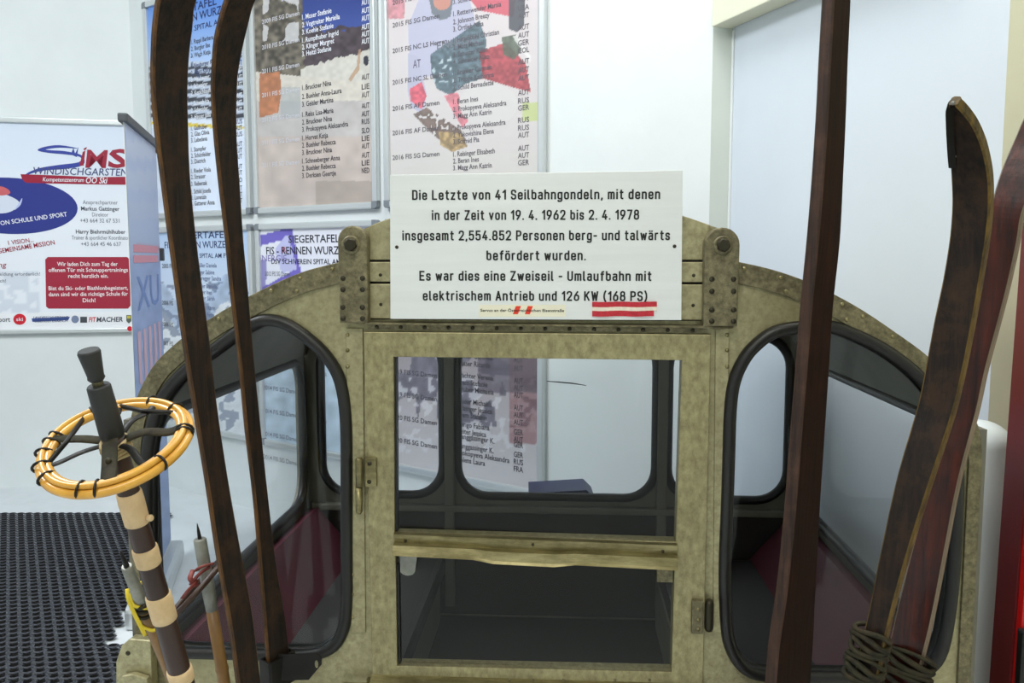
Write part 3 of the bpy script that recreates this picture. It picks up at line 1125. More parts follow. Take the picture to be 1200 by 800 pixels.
def in_poly(X, Y, poly):
    inside = np.zeros(X.shape, bool)
    n = len(poly)
    j = n - 1
    for i in range(n):
        xi, yi = poly[i]
        xj, yj = poly[j]
        c = ((yi > Y) != (yj > Y)) & (X < (xj - xi) * (Y - yi) / (yj - yi + 1e-9) + xi)
        inside ^= c
        j = i
    return inside


def value_noise(X, Y, sc, seed):
    r = np.random.RandomState(seed)
    g = r.rand(64, 64)
    x, y = X / sc, Y / sc
    xi, yi = np.floor(x).astype(int), np.floor(y).astype(int)
    fx, fy = x - xi, y - yi
    g_ = lambda a, b_: g[a % 64, b_ % 64]
    return (g_(xi, yi) * (1 - fx) * (1 - fy) + g_(xi + 1, yi) * fx * (1 - fy) + g_(xi, yi + 1) * (1 - fx) * fy + g_(xi + 1, yi + 1) * fx * fy)


def picture(fr, u0, u1, z0, z1, painter, nu, nz, v):
    """a printed picture: a fine grid whose ink colours come from painter(photo-x, photo-y)"""
    us, zs_ = np.linspace(u0, u1, nu), np.linspace(z0, z1, nz)
    XY = np.array([[fr.proj(u, v, z) for u in us] for z in zs_])
    colr = painter(XY[:, :, 0], XY[:, :, 1])
    mb = MB()
    V, C = [], []
    for j in range(nz):
        for i in range(nu):
            V.append((us[i], v, zs_[j]))
            C.append(lin(tuple(np.clip(colr[j, i], 0, 255))))
    mb.add(V, [(j * nu + i, j * nu + i + 1, (j + 1) * nu + i + 1, (j + 1) * nu + i) for j in range(nz - 1) for i in range(nu - 1)], 0, C, smooth=True)
    return mb


def base_col(X, c0, c1, t):
    t = np.clip(t, 0, 1)[..., None]
    return np.array(c0)[None, None, :] * (1 - t) + np.array(c1)[None, None, :] * t


def fill(img, mask, c, a=1.0, n=None):
    cc = np.array(c, float)
    k_ = (mask * a)[..., None]
    val = cc[None, None, :] if n is None else cc[None, None, :] * n[..., None]
    return img * (1 - k_) + val * k_


def paint_blue(X, Y):                              # upper row, first: blue sky over a race slope
    img = base_col(X, (70, 120, 205), (196, 214, 240), (Y + 15) / 110)
    img = fill(img, Y > 72, (186, 196, 214))
    n = value_noise(X, Y, 5, 1)
    img = fill(img, (Y > 78) & (Y < 142) & (((Y / 9.5) % 1) < .55), (40, 42, 50), .9, .6 + n)
    img = fill(img, (Y > 66) & (Y < 92) & (n > .6), (46, 60, 92), .8)
    img = fill(img, (Y > 140), (214, 222, 236))
    img = fill(img, (Y > 143 + .06 * (X - 200)) & (Y < 147 + .06 * (X - 200)), (214, 190, 70))
    img = fill(img, (Y > 150), (206, 216, 234), .8, .9 + .2 * value_noise(X, Y, 18, 4))
    return img


def paint_slope(X, Y):                             # upper row, second: forest and piste
    n = value_noise(X, Y, 4, 2)
    n2 = value_noise(X, Y, 11, 5)
    img = base_col(X, (34, 52, 128), (66, 92, 170), Y / 70)
    hill = 62 - .25 * (X - 380) + 5 * n
    img = fill(img, (Y > 30 + 14 * n - .1 * (X - 350)) & (X > 345), (62, 52, 60), 1, .7 + .6 * n)
    img = fill(img, (X < 352 + 8 * n) & (Y > -20), (92, 86, 76), 1, .45 + 1.0 * n)
    img = fill(img, (X < 350) & (Y < 48) & (n2 > .42) & (X > 308), (214, 214, 218), .8)
    img = fill(img, (Y > hill + 8) & (X > 352), (208, 205, 196), 1, .93 + .1 * n)
    img = fill(img, (Y > 84 + .1 * (X - 300)), (206, 200, 190), 1, .95 + .1 * n)
    img = fill(img, (Y > 118), (180, 176, 178), .7, .9 + .2 * n2)
    img = fill(img, (Y > 160) & (X > 300), (196, 180, 172), .8, .92 + .15 * n2)
    img = fill(img, (Y > 212) & (X > 370), (150, 138, 128), .5)
    img = fill(img, in_poly(X, Y, [(304, 86), (328, 84), (330, 108), (326, 132), (304, 138)]), (176, 108, 72), .95, .85 + .3 * n)
    img = fill(img, (X > 329) & (X < 352) & (Y > 102) & (Y < 138), (150, 160, 166), .5)
    img = fill(img, ((X - 429) / 3.2) ** 2 + ((Y - 71) / 6) ** 2 < 1, (36, 36, 50))
    img = fill(img, in_poly(X, Y, [(420, 58), (423, 58), (421, 82), (411, 96), (408, 93), (418, 78)]), (176, 140, 110), .8)
    return img * .86 + np.array([150, 144, 140])[None, None, :] * .14


def paint_racer(X, Y):                             # upper row, third: a racer in a white suit
    n = value_noise(X, Y, 3.2, 7)
    n2 = value_noise(X, Y, 10, 8)
    img = base_col(X, (206, 198, 202), (204, 200, 200), Y / 200)
    img = fill(img, (X < 474) & (Y < 22), (190, 110, 122), .8, .8 + .4 * n)
    img = fill(img, in_poly(X, Y, [(548, -5), (604, -5), (602, 20), (560, 12)]), (196, 66, 84), .85)
    img = fill(img, in_poly(X, Y, [(596, -8), (616, -6), (614, 30), (606, 38), (596, 34)]), (58, 62, 72), .9)
    img = fill(img, in_poly(X, Y, [(494, -8), (548, -8), (556, 20), (560, 70), (536, 88), (494, 90), (480, 70), (478, 30)]), (176, 178, 204))
    img = fill(img, in_poly(X, Y, [(502, -6), (532, -6), (528, 20), (516, 24), (506, 16)]), (92, 102, 112), .9)
    img = fill(img, ((X - 518) / 10) ** 2 + ((Y - 2) / 10) ** 2 < 1, (196, 128, 112), .95)
    img = fill(img, in_poly(X, Y, [(478, 62), (490, 66), (500, 110), (496, 134), (482, 126), (478, 108)]), (172, 174, 200))
    img = fill(img, in_poly(X, Y, [(480, 104), (494, 96), (500, 112), (494, 128), (481, 118)]), (196, 70, 86), .9, .8 + .5 * n)
    img = fill(img, in_poly(X, Y, [(504, 64), (562, 24), (570, 48), (566, 92), (546, 98), (528, 112), (512, 104), (506, 88)]), (70, 92, 104), .95, .7 + .6 * n)
    img = fill(img, (n > .66) & in_poly(X, Y, [(505, 72), (530, 66), (532, 96), (508, 96)]), (186, 206, 214), .8)
    img = fill(img, in_poly(X, Y, [(520, 112), (536, 108), (550, 140), (542, 150)]), (206, 96, 112), .8, .8 + .4 * n)
    img = fill(img, in_poly(X, Y, [(562, 60), (592, 50), (616, 74), (622, 108), (600, 102), (566, 92)]), (160, 52, 62), .9, .7 + .5 * n)
    img = fill(img, in_poly(X, Y, [(588, 44), (604, 40), (612, 58), (602, 70), (590, 64)]), (74, 86, 74), .9, .8 + .4 * n)
    img = fill(img, in_poly(X, Y, [(600, 42), (606, 42), (622, 66), (622, 74)]), (222, 222, 222), .8)
    img = fill(img, ((X - 572) / 34) ** 2 + ((Y - 122) / 26) ** 2 < 1, (206, 204, 204), .95)
    img = fill(img, (n > .3) & in_poly(X, Y, [(484, 134), (500, 126), (540, 152), (548, 168), (530, 178), (508, 158)]), (88, 72, 66), .9, .7 + .6 * n)
    img = fill(img, in_poly(X, Y, [(514, 154), (540, 156), (548, 172), (530, 178), (516, 170)]), (168, 140, 92), .9, .6 + .7 * n)
    img = fill(img, (X > 612) & (Y > 120) & (Y < 142), (170, 196, 90), .6)
    img = fill(img, Y > 178, (204, 202, 198), .85)
    img = img * .78 + np.array([200, 192, 190])[None, None, :] * .22  # pale blend over the whole print stands in for glare
    return img


def paint_mountain(X, Y):                          # lower row, first: pale mountains
    n = value_noise(X, Y, 7, 11)
    img = base_col(X, (176, 200, 234), (222, 228, 236), (Y - 262) / 150)
    ridge = 350 - 22 * np.sin(X / 13.) - .1 * (X - 200)
    img = fill(img, Y > ridge, (150, 170, 200), .6, .75 + .5 * n)
    img = fill(img, Y > ridge + 32, (226, 230, 236), .9, .9 + .15 * n)
    img = fill(img, (n > .62) & (Y > 330), (92, 104, 128), .6)
    return img


def paint_violet(X, Y):                            # lower row, second: white and violet shapes
    img = base_col(X, (226, 226, 236), (196, 206, 226), (Y - 262) / 240)
    vi = (112, 100, 190)
    img = fill(img, in_poly(X, Y, [(304, 276), (330, 269), (330, 266), (342, 266), (352, 316), (342, 318), (334, 280), (306, 288)]), vi)
    img = fill(img, in_poly(X, Y, [(302, 340), (352, 312), (354, 322), (306, 350)]), vi)
    img = fill(img, in_poly(X, Y, [(334, 276), (338, 276), (348, 316), (330, 320), (322, 292)]), (186, 188, 226))
    img = fill(img, (X < 312) & (Y > 305), (92, 84, 160), .6)
    n = value_noise(X, Y, 9, 12)
    img = fill(img, (Y > 350), (186, 206, 222), .85, .86 + .26 * n)
    return img


def paint_grey(X, Y):                              # lower row, third: washed out racing crowd
    n = value_noise(X, Y, 6, 13)
    n2 = value_noise(X, Y, 14, 14)
    img = base_col(X, (150, 140, 146), (196, 192, 196), (Y - 400) / 150)
    img = fill(img, (n2 > .5) & (Y < 500), (104, 100, 116), .75, .7 + .5 * n)
    img = fill(img, (n > .62) & (Y < 530) & (Y > 440), (206, 204, 210), .7)
    img = fill(img, (X > 596) & (Y < 520), (130, 74, 78), .5)
    img = fill(img, (X > 560) & (Y < 460) & (Y > 410), (84, 76, 90), .6)
    return img


def pitch_u(c):
    return PW.hit((178 + 85.1 * c) / (1 - .1066 * c), 302)[0]


row_z = ((PW.hit(370, 248)[1], 2.985), (PW.hit(550, 566)[1], PW.hit(370, 260)[1]))
POSTER = {}


def wall_poster(key, label, c, row, painter, res):
    e0, e1 = ((175, 293), (297, 441.5), (449.5, 637))[c]
    u0, u1 = PW.hit(e0, 245, -.03)[0], PW.hit(e1, 245, -.03)[0]
    z0, z1 = row_z[row]
    base = Vector((u0, -.03, z0))
    o = thing('poster_frame', label, 'poster', PW.world(*base), PW.yaw, 'winners posters in aluminium frames')
    fw = .034
    mb = MB()
    g = .012
    for lo_, hi_ in (((u0 + g, z0), (u1 - g, z0 + fw)), ((u0 + g, z1 - fw), (u1 - g, z1)), ((u0, z0 + g), (u0 + fw, z1 - g)), ((u1 - fw, z0 + g), (u1, z1 - g))):
        mb.box((lo_[0], -.03, lo_[1]), (hi_[0], -.002, hi_[1]), 0, .008)
    mb.build('frame', 'chrome', o, base)
    for cu_, cz_ in ((u0, z0), (u1, z0), (u0, z1), (u1, z1)):
        mb = MB()
        sx = 1 if cu_ == u0 else -1
        sz = 1 if cz_ == z0 else -1
        r = .038
        lp = [(cu_ + sx * r, cz_ + sz * r), (cu_ + sx * r, cz_)] + [(cu_ + sx * (.016 - .016 * math.sin(a)), cz_ + sz * (.016 - .016 * math.cos(a))) for a in (0, .4, .8, 1.2, 1.57)] + [(cu_, cz_ + sz * r)]
        plate(mb, [lp], -.032, -.003, bev=.003)
        mb.build('corner_cap', 'cap', o, base)
    mb = MB()
    mb.box((u0 + fw * .5, -.012, z0 + fw * .5), (u1 - fw * .5, -.001, z1 - fw * .5))
    mb.build('backing', 'wall', o, base)
    picture(PW, u0 + fw * .8, u1 - fw * .8, z0 + fw * .8, z1 - fw * .8, painter, res[0], res[1], -.0135).build('print', 'ink', o, base, fix=False)
    POSTER[key] = (o, base)


def lines(key, part, rows, dark, cap=5.0, bold=.006, v=-.0145):
    """rows: (ref px, ref py, [(text, px0, px1 or None), ...]) all on one baseline"""
    o, base = POSTER[key]
    mb = MB()
    for r in rows:
        x, y, items = r[:3]
        cp = r[3] if len(r) > 3 else cap
        c = r[4] if len(r) > 4 else dark
        z = PW.hit(x, y, v)[1]
        h = cp / F * PW.depth(x, y, v)
        for it in items:
            a = PW.hit(it[1], y, v)[0]
            b_ = PW.hit(it[2], y, v)[0] if it[2] else None
            text(mb, it[0], a, z, h, v, col=lin(c), u1=b_, xs=.9, bold=bold)
    mb.build(part, 'ink', o, base, fix=False)


wall_poster('a', 'framed winners poster with blue sky, behind the two tall upturned ski tips', 0, 0, paint_blue, (60, 150))
wall_poster('b', 'framed winners poster showing a dark forest and snowy piste with an orange banner', 1, 0, paint_slope, (160, 240))
wall_poster('c', 'framed winners poster showing a ski racer in a white suit with a dark bib', 2, 0, paint_racer, (210, 260))
wall_poster('d', 'framed winners poster with pale blue mountains, in the lower row nearest the roll-up banner', 0, 1, paint_mountain, (60, 130))
wall_poster('e', 'framed winners poster with violet shapes on white, partly behind the cabin bracket', 1, 1, paint_violet, (80, 130))
wall_poster('f', 'framed winners poster with greyish crowd picture, seen through the cabin door window', 2, 1, paint_grey, (100, 130))

BL, WH, NV = (52, 50, 58), (226, 228, 236), (30, 44, 96)
lines('a', 'title_lettering', [(240, 9, [('SIEGERTAFEL', 196, 254)], 9), (232, 23, [('FIS-RENNEN WURZERALM', 188, 287)], 8.5), (232, 35, [('SCHIVEREIN SPITAL AM PYHRN', 190, 287)], 6)], NV, bold=.014)
rows = []
for y, nm, ct, c in ((52, '1. Rappl Barbara', 'AUT', BL), (60, '2. Burgler Ilse', 'AUT', BL), (68, '3. Wach Katja', 'AUT', BL),
                     (80, '1. Neuburger Karin', 'AUT', NV), (88, '2. Alard Klara', 'AUT', NV), (96, '3. Neuhauser', 'AUT', WH), (104, '1. Schwaiger', 'AUT', WH), (112, '2. Kerschbaumer', 'AUT', WH),
                     (124, '1. Schwab Ida', 'AUT', WH), (132, '2. Schneider', 'AUT', WH), (140, '3. Hauser Julia', 'AUT', WH),
                     (153, '1. Gallhuber', 'RUS', NV), (160, '2. Glas Olivia', 'AUT', BL), (167, '3. Lebedeva', 'RUS', BL),
                     (178, '1. Stampfer', 'AUT', BL), (185, '2. Schönfelder', 'AUT', BL), (192, '3. Dietrich', 'AUT', BL),
                     (203, '1. Rieder Viola', 'AUT', BL), (210, '2. Strasser', 'AUT', BL), (218, '3. Rebersak', 'SLO', BL),
                     (227, '1. Schild Josefa', 'AUT', BL), (234, '2. Lorenzin', 'AUT', BL), (241, '3. Gatterer Anna', 'AUT', BL)):
    rows.append((224, y, [(nm, 224, None), (ct, 276, 284)], 5, c))
lines('a', 'result_list', rows, BL, bold=.01)

lines('b', 'title_lettering', [(306, 8, [('DSV SCHIVEREIN SPITAL AM PYHRN', 330, 412)], 6.5, (186, 190, 214))], WH)
rows = []
for y, nm, ct, c in ((23, '1. Moser Stefanie', 'AUT', WH), (32, '2. Vogtreiter Mariella', 'AUT', WH), (40.5, '3. Koehle Stefanie', 'AUT', WH),
                     (50, '1. Rumpfhuber Ingrid', 'AUT', WH), (58, '2. Klinger Margret', 'AUT', WH), (66, '3. Heitzl Stefanie', 'AUT', WH),
                     (105.5, '1. Bruckner Nina', 'AUT', BL), (116, '2. Buehler Anna-Laura', 'LIE', BL), (125, '3. Geisler Martina', 'AUT', BL),
                     (137, '1. Reiss Lisa-Maria', 'AUT', BL), (146, '2. Bruckner Nina', 'AUT', BL), (154.5, '3. Prokopyeva Aleksandra', 'RUS', BL),
                     (164.5, '1. Horvat Katja', 'SLO', BL), (173, '2. Buehler Rebecca', 'LIE', BL), (181.5, '3. Bruckner Nina', 'AUT', BL),
                     (191.5, '1. Schneeberger Anna', 'AUT', BL), (200, '2. Buehler Rebecca', 'LIE', BL), (208.5, '3. Derksen Geertje', 'NED', BL)):
    rows.append((355, y, [(nm, 354, None), (ct, 424, 433)], 5.6, c))
for y, s_ in ((28, '2009 FIS SG Damen'), (58, '2010 FIS SG Damen'), (86, '2011 FIS SG Damen'), (114, '2011 FIS SG Damen'), (143, '2012 FIS SG Damen'), (170, '2011 FIS SG Damen'), (196, '2011 FIS SG Damen')):
    rows.append((308, y, [(s_, 307, 351)], 4.8, (196, 196, 204)))
lines('b', 'result_list', rows, BL, bold=.012)

GR = (96, 92, 100)
rows = []
for y, s_ in ((6, '2015 FIS SG Damen'), (32.5, '2015 FIS SG Damen'), (62.5, '2015 FIS NC LS Herren'), (99.5, '2015 FIS NC SL Damen'), (130, '2016 FIS AF Damen'), (158.5, '2016 FIS AF Damen'), (187.5, '2016 FIS SG Damen')):
    rows.append((460, y, [(s_, 460, 515 if len(s_) < 19 else 524)], 5.2))
for y, nm, ct in ((5, '3. Schifra', 'AUT'), (19, '1. Rettenwender Marsia', 'AUT'), (28.5, '2. Johnson Breezy', 'USA'), (37, '3. Ortlieb Nina', 'AUT'),
                  (50, '1. Hirschbühl Christian', 'AUT'), (58.5, '2. Matt Michael', 'AUT'), (67, '3. Schuster Kilian', 'GER'), (75.5, '4. Schneider Niko', 'COL'),
                  (88, '1. Brunner Carmen', 'AUT'), (97, '2. Truppe Katharina', 'AUT'), (106, '3. Schild Bernadette', 'AUT'),
                  (122, '1. Beran Ines', 'AUT'), (131, '2. Prokopyeva Aleksandra', 'RUS'), (139, '3. Magg Ann Katrin', 'GER'),
                  (152.5, '1. Prokopyeva Aleksandra', 'RUS'), (161, '2. Yakovishina Elena', 'RUS'), (169, '3. Schmid Pia', 'AUT'),
                  (183.5, '1. Reisinger Elisabeth', 'AUT'), (191.5, '2. Beran Ines', 'AUT'), (199.5, '3. Magg Ann Katrin', 'GER')):
    rows.append((532, y, [(nm, 531, None), (ct, 607, 620)], 5.6))
lines('c', 'result_list', rows, GR, bold=.012)
lines('c', 'suit_lettering', [(512, 58, [('ENERGIE', 512, 560)], 8, (120, 124, 134)), (484, 80, [('AT', 484, 493)], 9, (110, 104, 124))], GR, bold=.01, v=-.0142)

lines('d', 'title_lettering', [(200, 280, [('SIEGERTAFEL', 206, 268)], 7.5), (192, 291, [('FIS - RENNEN WURZERALM', 193, 284)], 7.5), (200, 302, [('SCHIVEREIN SPITAL AM PYHRN', 204, 280)], 5)], NV)
rows = []
for y, nm in ((313, '1. Müller Daniela'), (321, '2. Egger Sabine'), (328, '3. Schregger Sandra'), (337, '1. Müller Daniela'), (344, '2. Koller Ines'), (351, '3. Berger Sarah'),
              (362, '1. Gruber Karin'), (370, '2. Huber Petra'), (378, '3. Fuchs Maria'), (390, '1. Wieser Lisa'), (398, '2. Lang Eva'), (406, '3. Steiner Ute')):
    rows.append((226, y, [(nm, 227, None)], 5))
for y, s_ in ((314, '2005 FIS'), (357, '2006 FIS'), (382, '2006 FIS'), (404, '2007 FIS')):
    rows.append((190, y, [(s_, 190, None)], 5, (60, 60, 70)))
lines('d', 'result_list', rows, (92, 104, 140))

lines('e', 'title_lettering', [(337, 284.5, [('SIEGERTAFEL', 338, 398)], 8.5), (312, 298, [('FIS - RENNEN WURZERALM', 312, 428)], 8.5), (318, 309, [('DSV SCHIVEREIN SPITAL AM PYHRN', 318, 424)], 5.5)], (40, 40, 52), bold=.012)
rows = [(311, 323, [('2012 FIS SG Damen', 311, 340)], 5)]
for i in range(8):
    y = 340 + i * 27
    for k_, nm in enumerate((('1. Haas Elena', '2. Schmid Pia', '3. Bauer Lena'), ('1. Moser Anna', '2. Beran Ines', '3. Horvat Katja'))[i % 2]):
        rows.append((355, y + k_ * 8.2, [(nm, 355, None), ('AUT', 422, 431)], 5))
    rows.append((309, y + 8, [('2013 FIS SG Damen' if i < 4 else '2014 FIS SG Damen', 309, 350)], 5))
lines('e', 'result_list', rows, (96, 96, 110))
lines('e', 'picture_lettering', [(306, 306, [('ENERGIE', 303, 336)], 7, (120, 110, 170)), (331, 296, [('R', 331, 336)], 7, (190, 110, 140))], BL, v=-.0142)

rows = []
for y, s_ in ((437.5, '2019 FIS SG Damen'), (464, '2019 FIS SG Damen'), (491, '2020 FIS SG Damen'), (517.5, '2020 FIS SG Damen')):
    rows.append((463, y, [(s_, 459, 512)], 5.5))
for y, nm, ct in ((409, '1. Gritsch Franziska', 'AUT'), (418, '2. Hütter Cornelia', 'AUT'), (427, '3. Haaser Ricarda', 'AUT'), (441, '1. Wachter Verena', 'AUT'), (449, '2. Brem Stefanie', 'AUT'), (457, '3. Gruber Michaela', 'AUT'),
                  (471, '1. Heider Michaela', 'AUT'), (479, '2. Hilzinger Jessica', 'AUT'), (487, '3. Brem Stefanie', 'AUT'), (498, '1. Dorigo Fabiana', 'GER'), (506, '2. Reiter Jessica', 'AUT'),
                  (512, '3. Stanggassinger K.', 'GER'), (523, '1. Stanggassinger K.', 'GER'), (531, '2. Prokopyeva Aleksandra', 'RUS'), (539, '3. Bolens Laura', 'FRA')):
    rows.append((530, y, [(nm, 530, None), (ct, 602, 613)], 6))
lines('f', 'result_list', rows, (60, 56, 64), bold=.012)

# ------------------------------------------------------------------ ski school poster on the left wall
lv = -.03
pu0, pu1 = LW.hit(-190, 260, lv)[0], LW.hit(161, 260, lv)[0]
pz0, pz1 = LW.hit(60, 391)[1], LW.hit(60, 139)[1]
sbase2 = Vector((pu0, lv, pz0))
sp = thing('poster_frame', 'white ski school poster with red and blue logo on the wall above the mat', 'poster', LW.world(*sbase2), LW.yaw)
mb = MB()
fw = .034
for lo_, hi_ in (((pu0, pz0), (pu1, pz0 + fw)), ((pu0, pz1 - fw), (pu1, pz1)), ((pu0, pz0 + .01), (pu0 + fw, pz1 - .01)), ((pu1 - fw, pz0 + .01), (pu1, pz1 - .01))):
    mb.box((lo_[0], lv, lo_[1]), (hi_[0], -.002, hi_[1]), 0, .008)
mb.build('frame', 'chrome', sp, sbase2)


def paint_school(X, Y):
    img = base_col(X, (206, 216, 232), (226, 230, 238), (Y - 140) / 120)
    n = value_noise(X, Y, 6, 21)
    img = fill(img, (Y > 318) & (X < 46) & (n > .45), (200, 208, 220), .7)
    img = fill(img, (Y > 366), (232, 234, 238))
    return img


picture(LW, pu0 + fw * .8, pu1 - fw * .8, pz0 + fw * .8, pz1 - fw * .8, paint_school, 90, 90, -.013).build('print', 'ink', sp, sbase2, fix=False)
RD, NB = (150, 30, 56), (40, 52, 128)


def lq(pts, v=-.0140):
    return [LW.hit(x, y, v) for x, y in pts]


def flat(mb, pts, col, v):
    q = lq(pts, v)
    mb.add([(p[0], v, p[1]) for p in q], [tuple(range(len(q)))], 0, lin(col))


mb = MB()
ell = [(10 + 81 * math.cos(a) + (0), 241 + 33 * math.sin(a) + .04 * 81 * math.cos(a)) for a in np.linspace(0, 2 * math.pi, 48, endpoint=False)]
flat(mb, ell, (44, 54, 132), -.0140)
flat(mb, smooth_path([(-30, 224), (0, 226), (22, 236), (16, 246), (0, 250), (-30, 246)]), (206, 212, 226), -.0143)
flat(mb, smooth_path([(-20, 216), (4, 219), (12, 226), (0, 229), (-20, 224)]), (196, 96, 100), -.0146)
flat(mb, smooth_path([(17, 246), (22, 238), (26, 232), (24, 240)]), (180, 190, 226), -.0146)
# logo: swoosh, letters, bar
sw = [(92, 174), (70, 170), (52, 172), (44, 176), (56, 179), (78, 181), (94, 184), (92, 190), (70, 193), (46, 197), (30, 204), (25, 213), (30, 206), (50, 200), (76, 198), (96, 194), (99, 187), (94, 181), (76, 177), (60, 176), (54, 175), (70, 173)]
flat(mb, smooth_path(sw, True, 4), (52, 66, 150), -.0140)
flat(mb, [(83, 181), (86, 173), (88, 180), (92, 172), (90, 184)], (52, 66, 150), -.0143)
bar_ = [(24, 204), (40, 204.5), (80, 206), (110, 207.5), (149, 207), (151, 210), (151, 214), (149, 216.5), (110, 216), (60, 215), (30, 214), (26, 210)]
flat(mb, bar_, RD, -.0143)
flat(mb, [(97, 178), (100, 176), (98, 194), (93, 194)], RD, -.0143)
flat(mb, [(98, 174), (102, 172), (101, 175), (98, 176)], RD, -.0143)
box_ = [(53, 304), (56, 301), (149, 301), (152, 304), (153, 358), (150, 361.5), (57, 361.5), (54, 359)]
flat(mb, box_, (158, 40, 62), -.0140)
flat(mb, [(23 + 7.5 * math.cos(a), 374 + 6.5 * math.sin(a)) for a in np.linspace(0, 6.28, 20, endpoint=False)], (200, 30, 48), -.0140)
flat(mb, [(37, 373), (82, 371), (80, 375), (38, 377)], (60, 80, 140), -.0140)
flat(mb, [(88 + 4.5 * math.cos(a), 374 + 4.5 * math.sin(a)) for a in np.linspace(0, 6.28, 16, endpoint=False)], (120, 132, 160), -.0140)
flat(mb, [(94, 371), (102, 371), (102, 378), (94, 378)], (70, 74, 80), -.0140)
flat(mb, [(148, 369), (154, 369), (154, 376), (151, 379), (148, 376)], (90, 100, 90), -.0140)
flat(mb, [(149, 370), (153, 370), (153, 373), (149, 373)], (200, 180, 60), -.0143)
flat(mb, [(152 + 3 * math.cos(a), 385 + 3 * math.sin(a)) for a in np.linspace(0, 6.28, 14, endpoint=False)], (200, 30, 48), -.0325)
mb.build('logo', 'ink', sp, sbase2, fix=False)
mb = MB()


def lt(s_, x0, x1, y, cap, col, v=-.0150, **k):
    a, b_ = LW.hit(x0, y, v), LW.hit(x1, y, v)
    text(mb, s_, a[0], a[1], cap / F * LW.depth(x0, y, v), v, col=lin(col), u1=b_[0], **k)


lt('M', 100, 124, 196, 20, RD, bold=.016, shear=.15)
lt('S', 126, 149, 195.5, 20, RD, bold=.03, shear=.15)
lt('WINDISCHGARSTEN', 38, 149, 204, 8.2, (70, 76, 120), bold=.008, shear=.15)
lt('Kompetenzzentrum', 50, 98, 212.3, 4.6, WH, bold=.01, shear=.2)
lt('OÖ Ski', 100, 125, 214.5, 7, WH, bold=.012, shear=.2)
GY = (120, 124, 136)
for s_, x0, x1, y, c, b_ in (('Ansprechpartner', 97, 138, 239, GY, 0), ('Markus Gattinger', 95, 140, 246.5, (70, 72, 84), .012), ('Direktor', 108, 127, 253.5, GY, 0), ('+43 664 32 67 531', 94, 140, 260.5, GY, .004),
                             ('Harry Biehrmühlhuber', 89, 147, 273.5, (70, 72, 84), .012), ('Trainer & sportlicher Koordinator', 84, 152, 280.5, GY, 0), ('+43 664 45 46 637', 95, 142, 288, GY, .004)):
    lt(s_, x0, x1, y, 4.6, c, bold=b_)
for s_, x0, x1, y in (('Wir laden Dich zum Tag der', 67, 138, 311.5), ('offenen Tür mit Schnuppertrainings', 57, 150, 318.5), ('recht herzlich ein.', 80, 127, 325.5), ('Bist du Ski- oder Biathlonbegeistert,', 57, 150, 340), ('dann sind wir die richtige Schule für', 57, 150, 347), ('Dich!', 97, 112, 354)):
    lt(s_, x0, x1, y, 4.6, (238, 228, 230), bold=.012)
lt('VISION VON SCHULE UND SPORT', -28, 81, 268, 5, WH, bold=.01, rot=math.radians(9))
lt('1 VISION...', 10, 40, 287, 5, RD, bold=.008, rot=math.radians(8))
lt('GEMEINSAME MISSION', -2, 66, 297, 5.2, RD, bold=.012, rot=math.radians(10))
lt('ng', -2, 7, 313, 6, RD, shear=.2)
lt('Anmeldung erforderlich!', -12, 47, 323, 4, GY)
lt('möglich!', -14, 7, 331, 4, GY)
lt('sport', -4, 12, 377, 5.5, (80, 84, 92), bold=.01)
lt('ski', 19, 27, 376, 4, WH, bold=.01)
lt('LANDESSCHIVERBAND', 39, 80, 373.5, 2.8, (50, 60, 110), bold=.008, shear=.2)
lt('OBERÖSTERREICH', 40, 79, 377.5, 2.8, (50, 60, 110), bold=.008, shear=.2)
lt('FIT', 104, 112, 377, 5.4, (200, 40, 60), bold=.02, shear=.15)
lt('MACHER', 113, 144, 377, 5.4, (70, 72, 84), bold=.02, shear=.15)
mb.build('lettering', 'ink', sp, sbase2, fix=False)

# ------------------------------------------------------------------ roll-up banner, nearly edge-on
pA = at_y(151, 302, 3.3)
pB = at_y(187, 302, 4.09)
byaw = math.atan2(pB.y - pA.y, pB.x - pA.x)     # u runs from near to far, face towards the cabin
bw = (pB - pA).length
BF = Frame(pA.x, pA.y, byaw)
btop = BF.hit(150, 139)[1]
bb = Vector((0, 0, 0))
banner = thing('rollup_banner', 'blue and white roll-up banner standing edge-on beside the cabin', 'banner', BF.o, byaw)


def paint_banner(X, Y):
    n = value_noise(X, Y, 7, 31)
    img = base_col(X, (196, 206, 228), (150, 170, 208), (Y - 150) / 300)
    img = fill(img, (((Y - 150) / 36) % 1) < .4, (176, 190, 222), .7)
    img = fill(img, (Y > 290) & (Y < 296), (210, 120, 130), .5)
    img = fill(img, (Y > 300), (150, 168, 210), .7, .92 + .16 * n)
    return img


picture(BF, 0.004, bw - .004, .10, btop - .02, paint_banner, 30, 80, -.003).build('fabric', 'matte_ink', banner, fix=False)
mb = MB()
mb.box((0, -.002, .09), (bw, 0, btop - .005))
mb.build('fabric_back', 'wall', banner)
mb = MB()
mb.box((-.012, -.018, btop - .028), (bw + .012, .018, btop + .004), 0, .006)
mb.build('top_rail', 'capdark', banner)
mb = MB()
mb.box((-.02, -.06, 0.0), (bw + .02, .07, .09), 0, .02)
mb.build('base', 'chrome', banner)
mb = MB()
mb.tube([(bw * .5, .022, .08), (bw * .5, .022, btop - .01)], .009)
mb.build('pole', 'chrome', banner)
for z_ in (BF.hit(183, 298)[1], btop - .02):
    mb = MB()
    mb.box((bw - .018, -.02, z_ - .03), (bw + .022, .02, z_ + .03), 0, .005)
    mb.build('edge_clip', 'capdark', banner)
mb = MB()
for s_, z0_, h, c in (('XU', BF.hit(165, 362)[1], .13, (120, 144, 196)),):
    text(mb, s_, bw * .15, z0_, h, -.0042, col=lin(c), u1=bw * .9, bold=.01)
